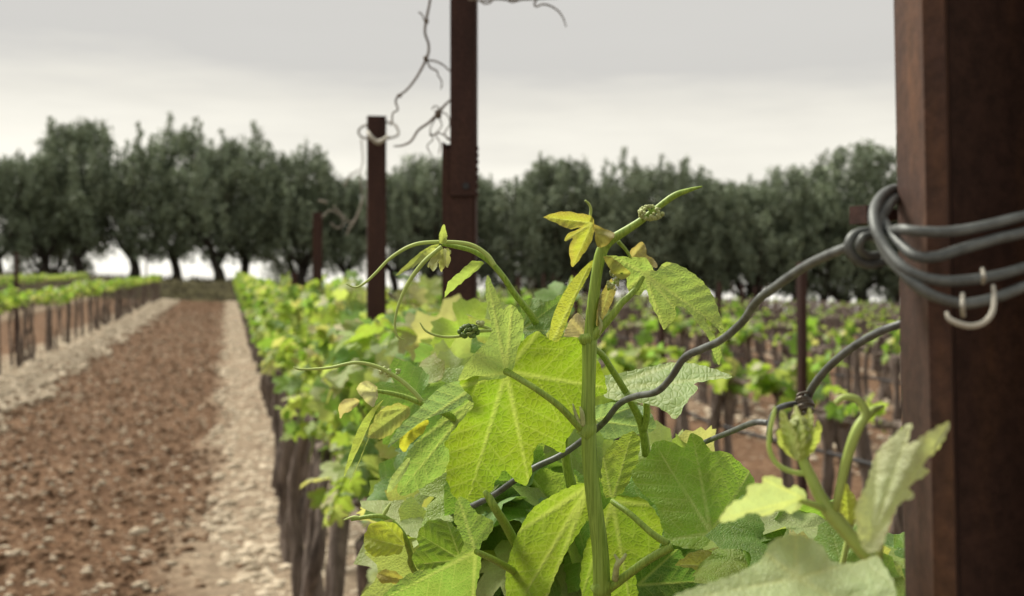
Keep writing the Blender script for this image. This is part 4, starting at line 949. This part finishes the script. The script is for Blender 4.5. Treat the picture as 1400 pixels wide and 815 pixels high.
HC((1098, 681), [(1104, 676), (1090, 664), (1074, 668), (1066, 654), (1046, 651), (1040, 661), (1024, 663), (1018, 680), (1000, 688), (983, 713), (1006, 711), (1026, 701), (1048, 706), (1066, 697), (1082, 702), (1098, 690)], dc-.01, (.0001, .0005), veins=[(988, 709), (1045, 656), (1060, 697)], col=(.42, .53, .36), young=.25, seed=66)
HC((1190, 742), [(1173, 735), (1169, 697), (1184, 662), (1197, 622), (1218, 598), (1246, 578), (1243, 606), (1268, 591), (1299, 577), (1285, 611), (1263, 634), (1269, 647), (1244, 664), (1250, 680), (1231, 688), (1218, 714), (1204, 750), (1184, 754)], dc-.075, (-.00004, -.0001), veins=[(1296, 580), (1245, 580), (1268, 646), (1200, 625), (1228, 690)], col=(.54, .62, .36), young=.3, seed=67, teeth=1.8, label='pale upright leaf overlapping the big post')
HC((1090, 790), [(1200, 758), (1165, 770), (1137, 766), (1122, 744), (1088, 731), (1055, 740), (1040, 765), (1000, 787), (950, 803), (918, 822), (960, 860), (1080, 870), (1200, 860), (1225, 810)], dc-.04, (0, -.0003), veins=[(1196, 762), (1088, 733), (930, 820), (1045, 755), (1200, 850)], col=(.42, .53, .27), seed=68, label='large pale blurred leaf at the bottom edge')
HC((1160, 712), [(1142, 690), (1148, 672), (1156, 660), (1164, 672), (1174, 690), (1172, 712), (1158, 720), (1146, 710)], .56, veins=[(1157, 662), (1144, 690)], col=(.40, .46, .10), young=.3, seed=69)

# fill: leaves of the same vines at mid depth below and behind the hero leaves
def fill(par, org, spec, seed):
    rs = np.random.RandomState(seed)
    for (x0, x1, y0, y1, d0, d1, n, s0, s1) in spec:
        for _ in range(n):
            d = rs.uniform(d0, d1); p = at(rs.uniform(x0, x1), rs.uniform(y0, y1), d); s = rs.uniform(s0, s1)
            tip = rt*rs.uniform(-1, 1)+up*rs.uniform(-1, .4)+fw*rs.uniform(-.6, .4); nn = np.array([0, 0, 1.])*rs.uniform(.2, 1)-fw*rs.uniform(0, .9)+rs.randn(3)*.3
            m_ = Matrix.LocRotScale(Vector(p-org), Matrix(basis(tip, nn).tolist()).to_quaternion(), Vector((s, s, s)))
            obj('leaf', LEAF_MID[rs.randint(9)], par, m_, (*leaf_color(rs), 1-.5*(rs.rand() < .12)))
fill(SA, OA, [(700, 900, 690, 900, .88, 1.2, 60, .035, .065), (860, 1100, 720, 920, .86, 1.2, 60, .035, .06), (650, 780, 620, 760, .92, 1.25, 36, .035, .06), (830, 950, 620, 720, .95, 1.2, 14, .03, .05)], 71)
fill(SB, OB, [(560, 720, 680, 860, .92, 1.35, 70, .035, .062), (560, 720, 530, 690, 1.0, 1.5, 60, .035, .06), (600, 760, 450, 550, 1.05, 1.6, 36, .035, .06)], 72)
fill(SC, OC, [(1090, 1250, 750, 900, .62, .95, 60, .025, .045), (1000, 1120, 720, 800, .75, .95, 18, .025, .045)], 73)
fill(NV[0], np.array(NV[0].location), [(600, 700, 470, 540, 1.7, 2.4, 26, .04, .06), (520, 640, 440, 540, 1.9, 2.5, 22, .045, .07)], 75)
fill(NV[1], np.array(NV[1].location), [(470, 590, 445, 530, 2.5, 3.5, 60, .05, .075), (450, 540, 500, 580, 2.5, 3.3, 26, .05, .075)], 76)
# long blurred shoots rising out of the row between path and tall post
fill(TB, OB, [(720, 780, 385, 415, 1.7, 2.0, 4, .035, .05)], 74)
bpy.context.view_layer.update()
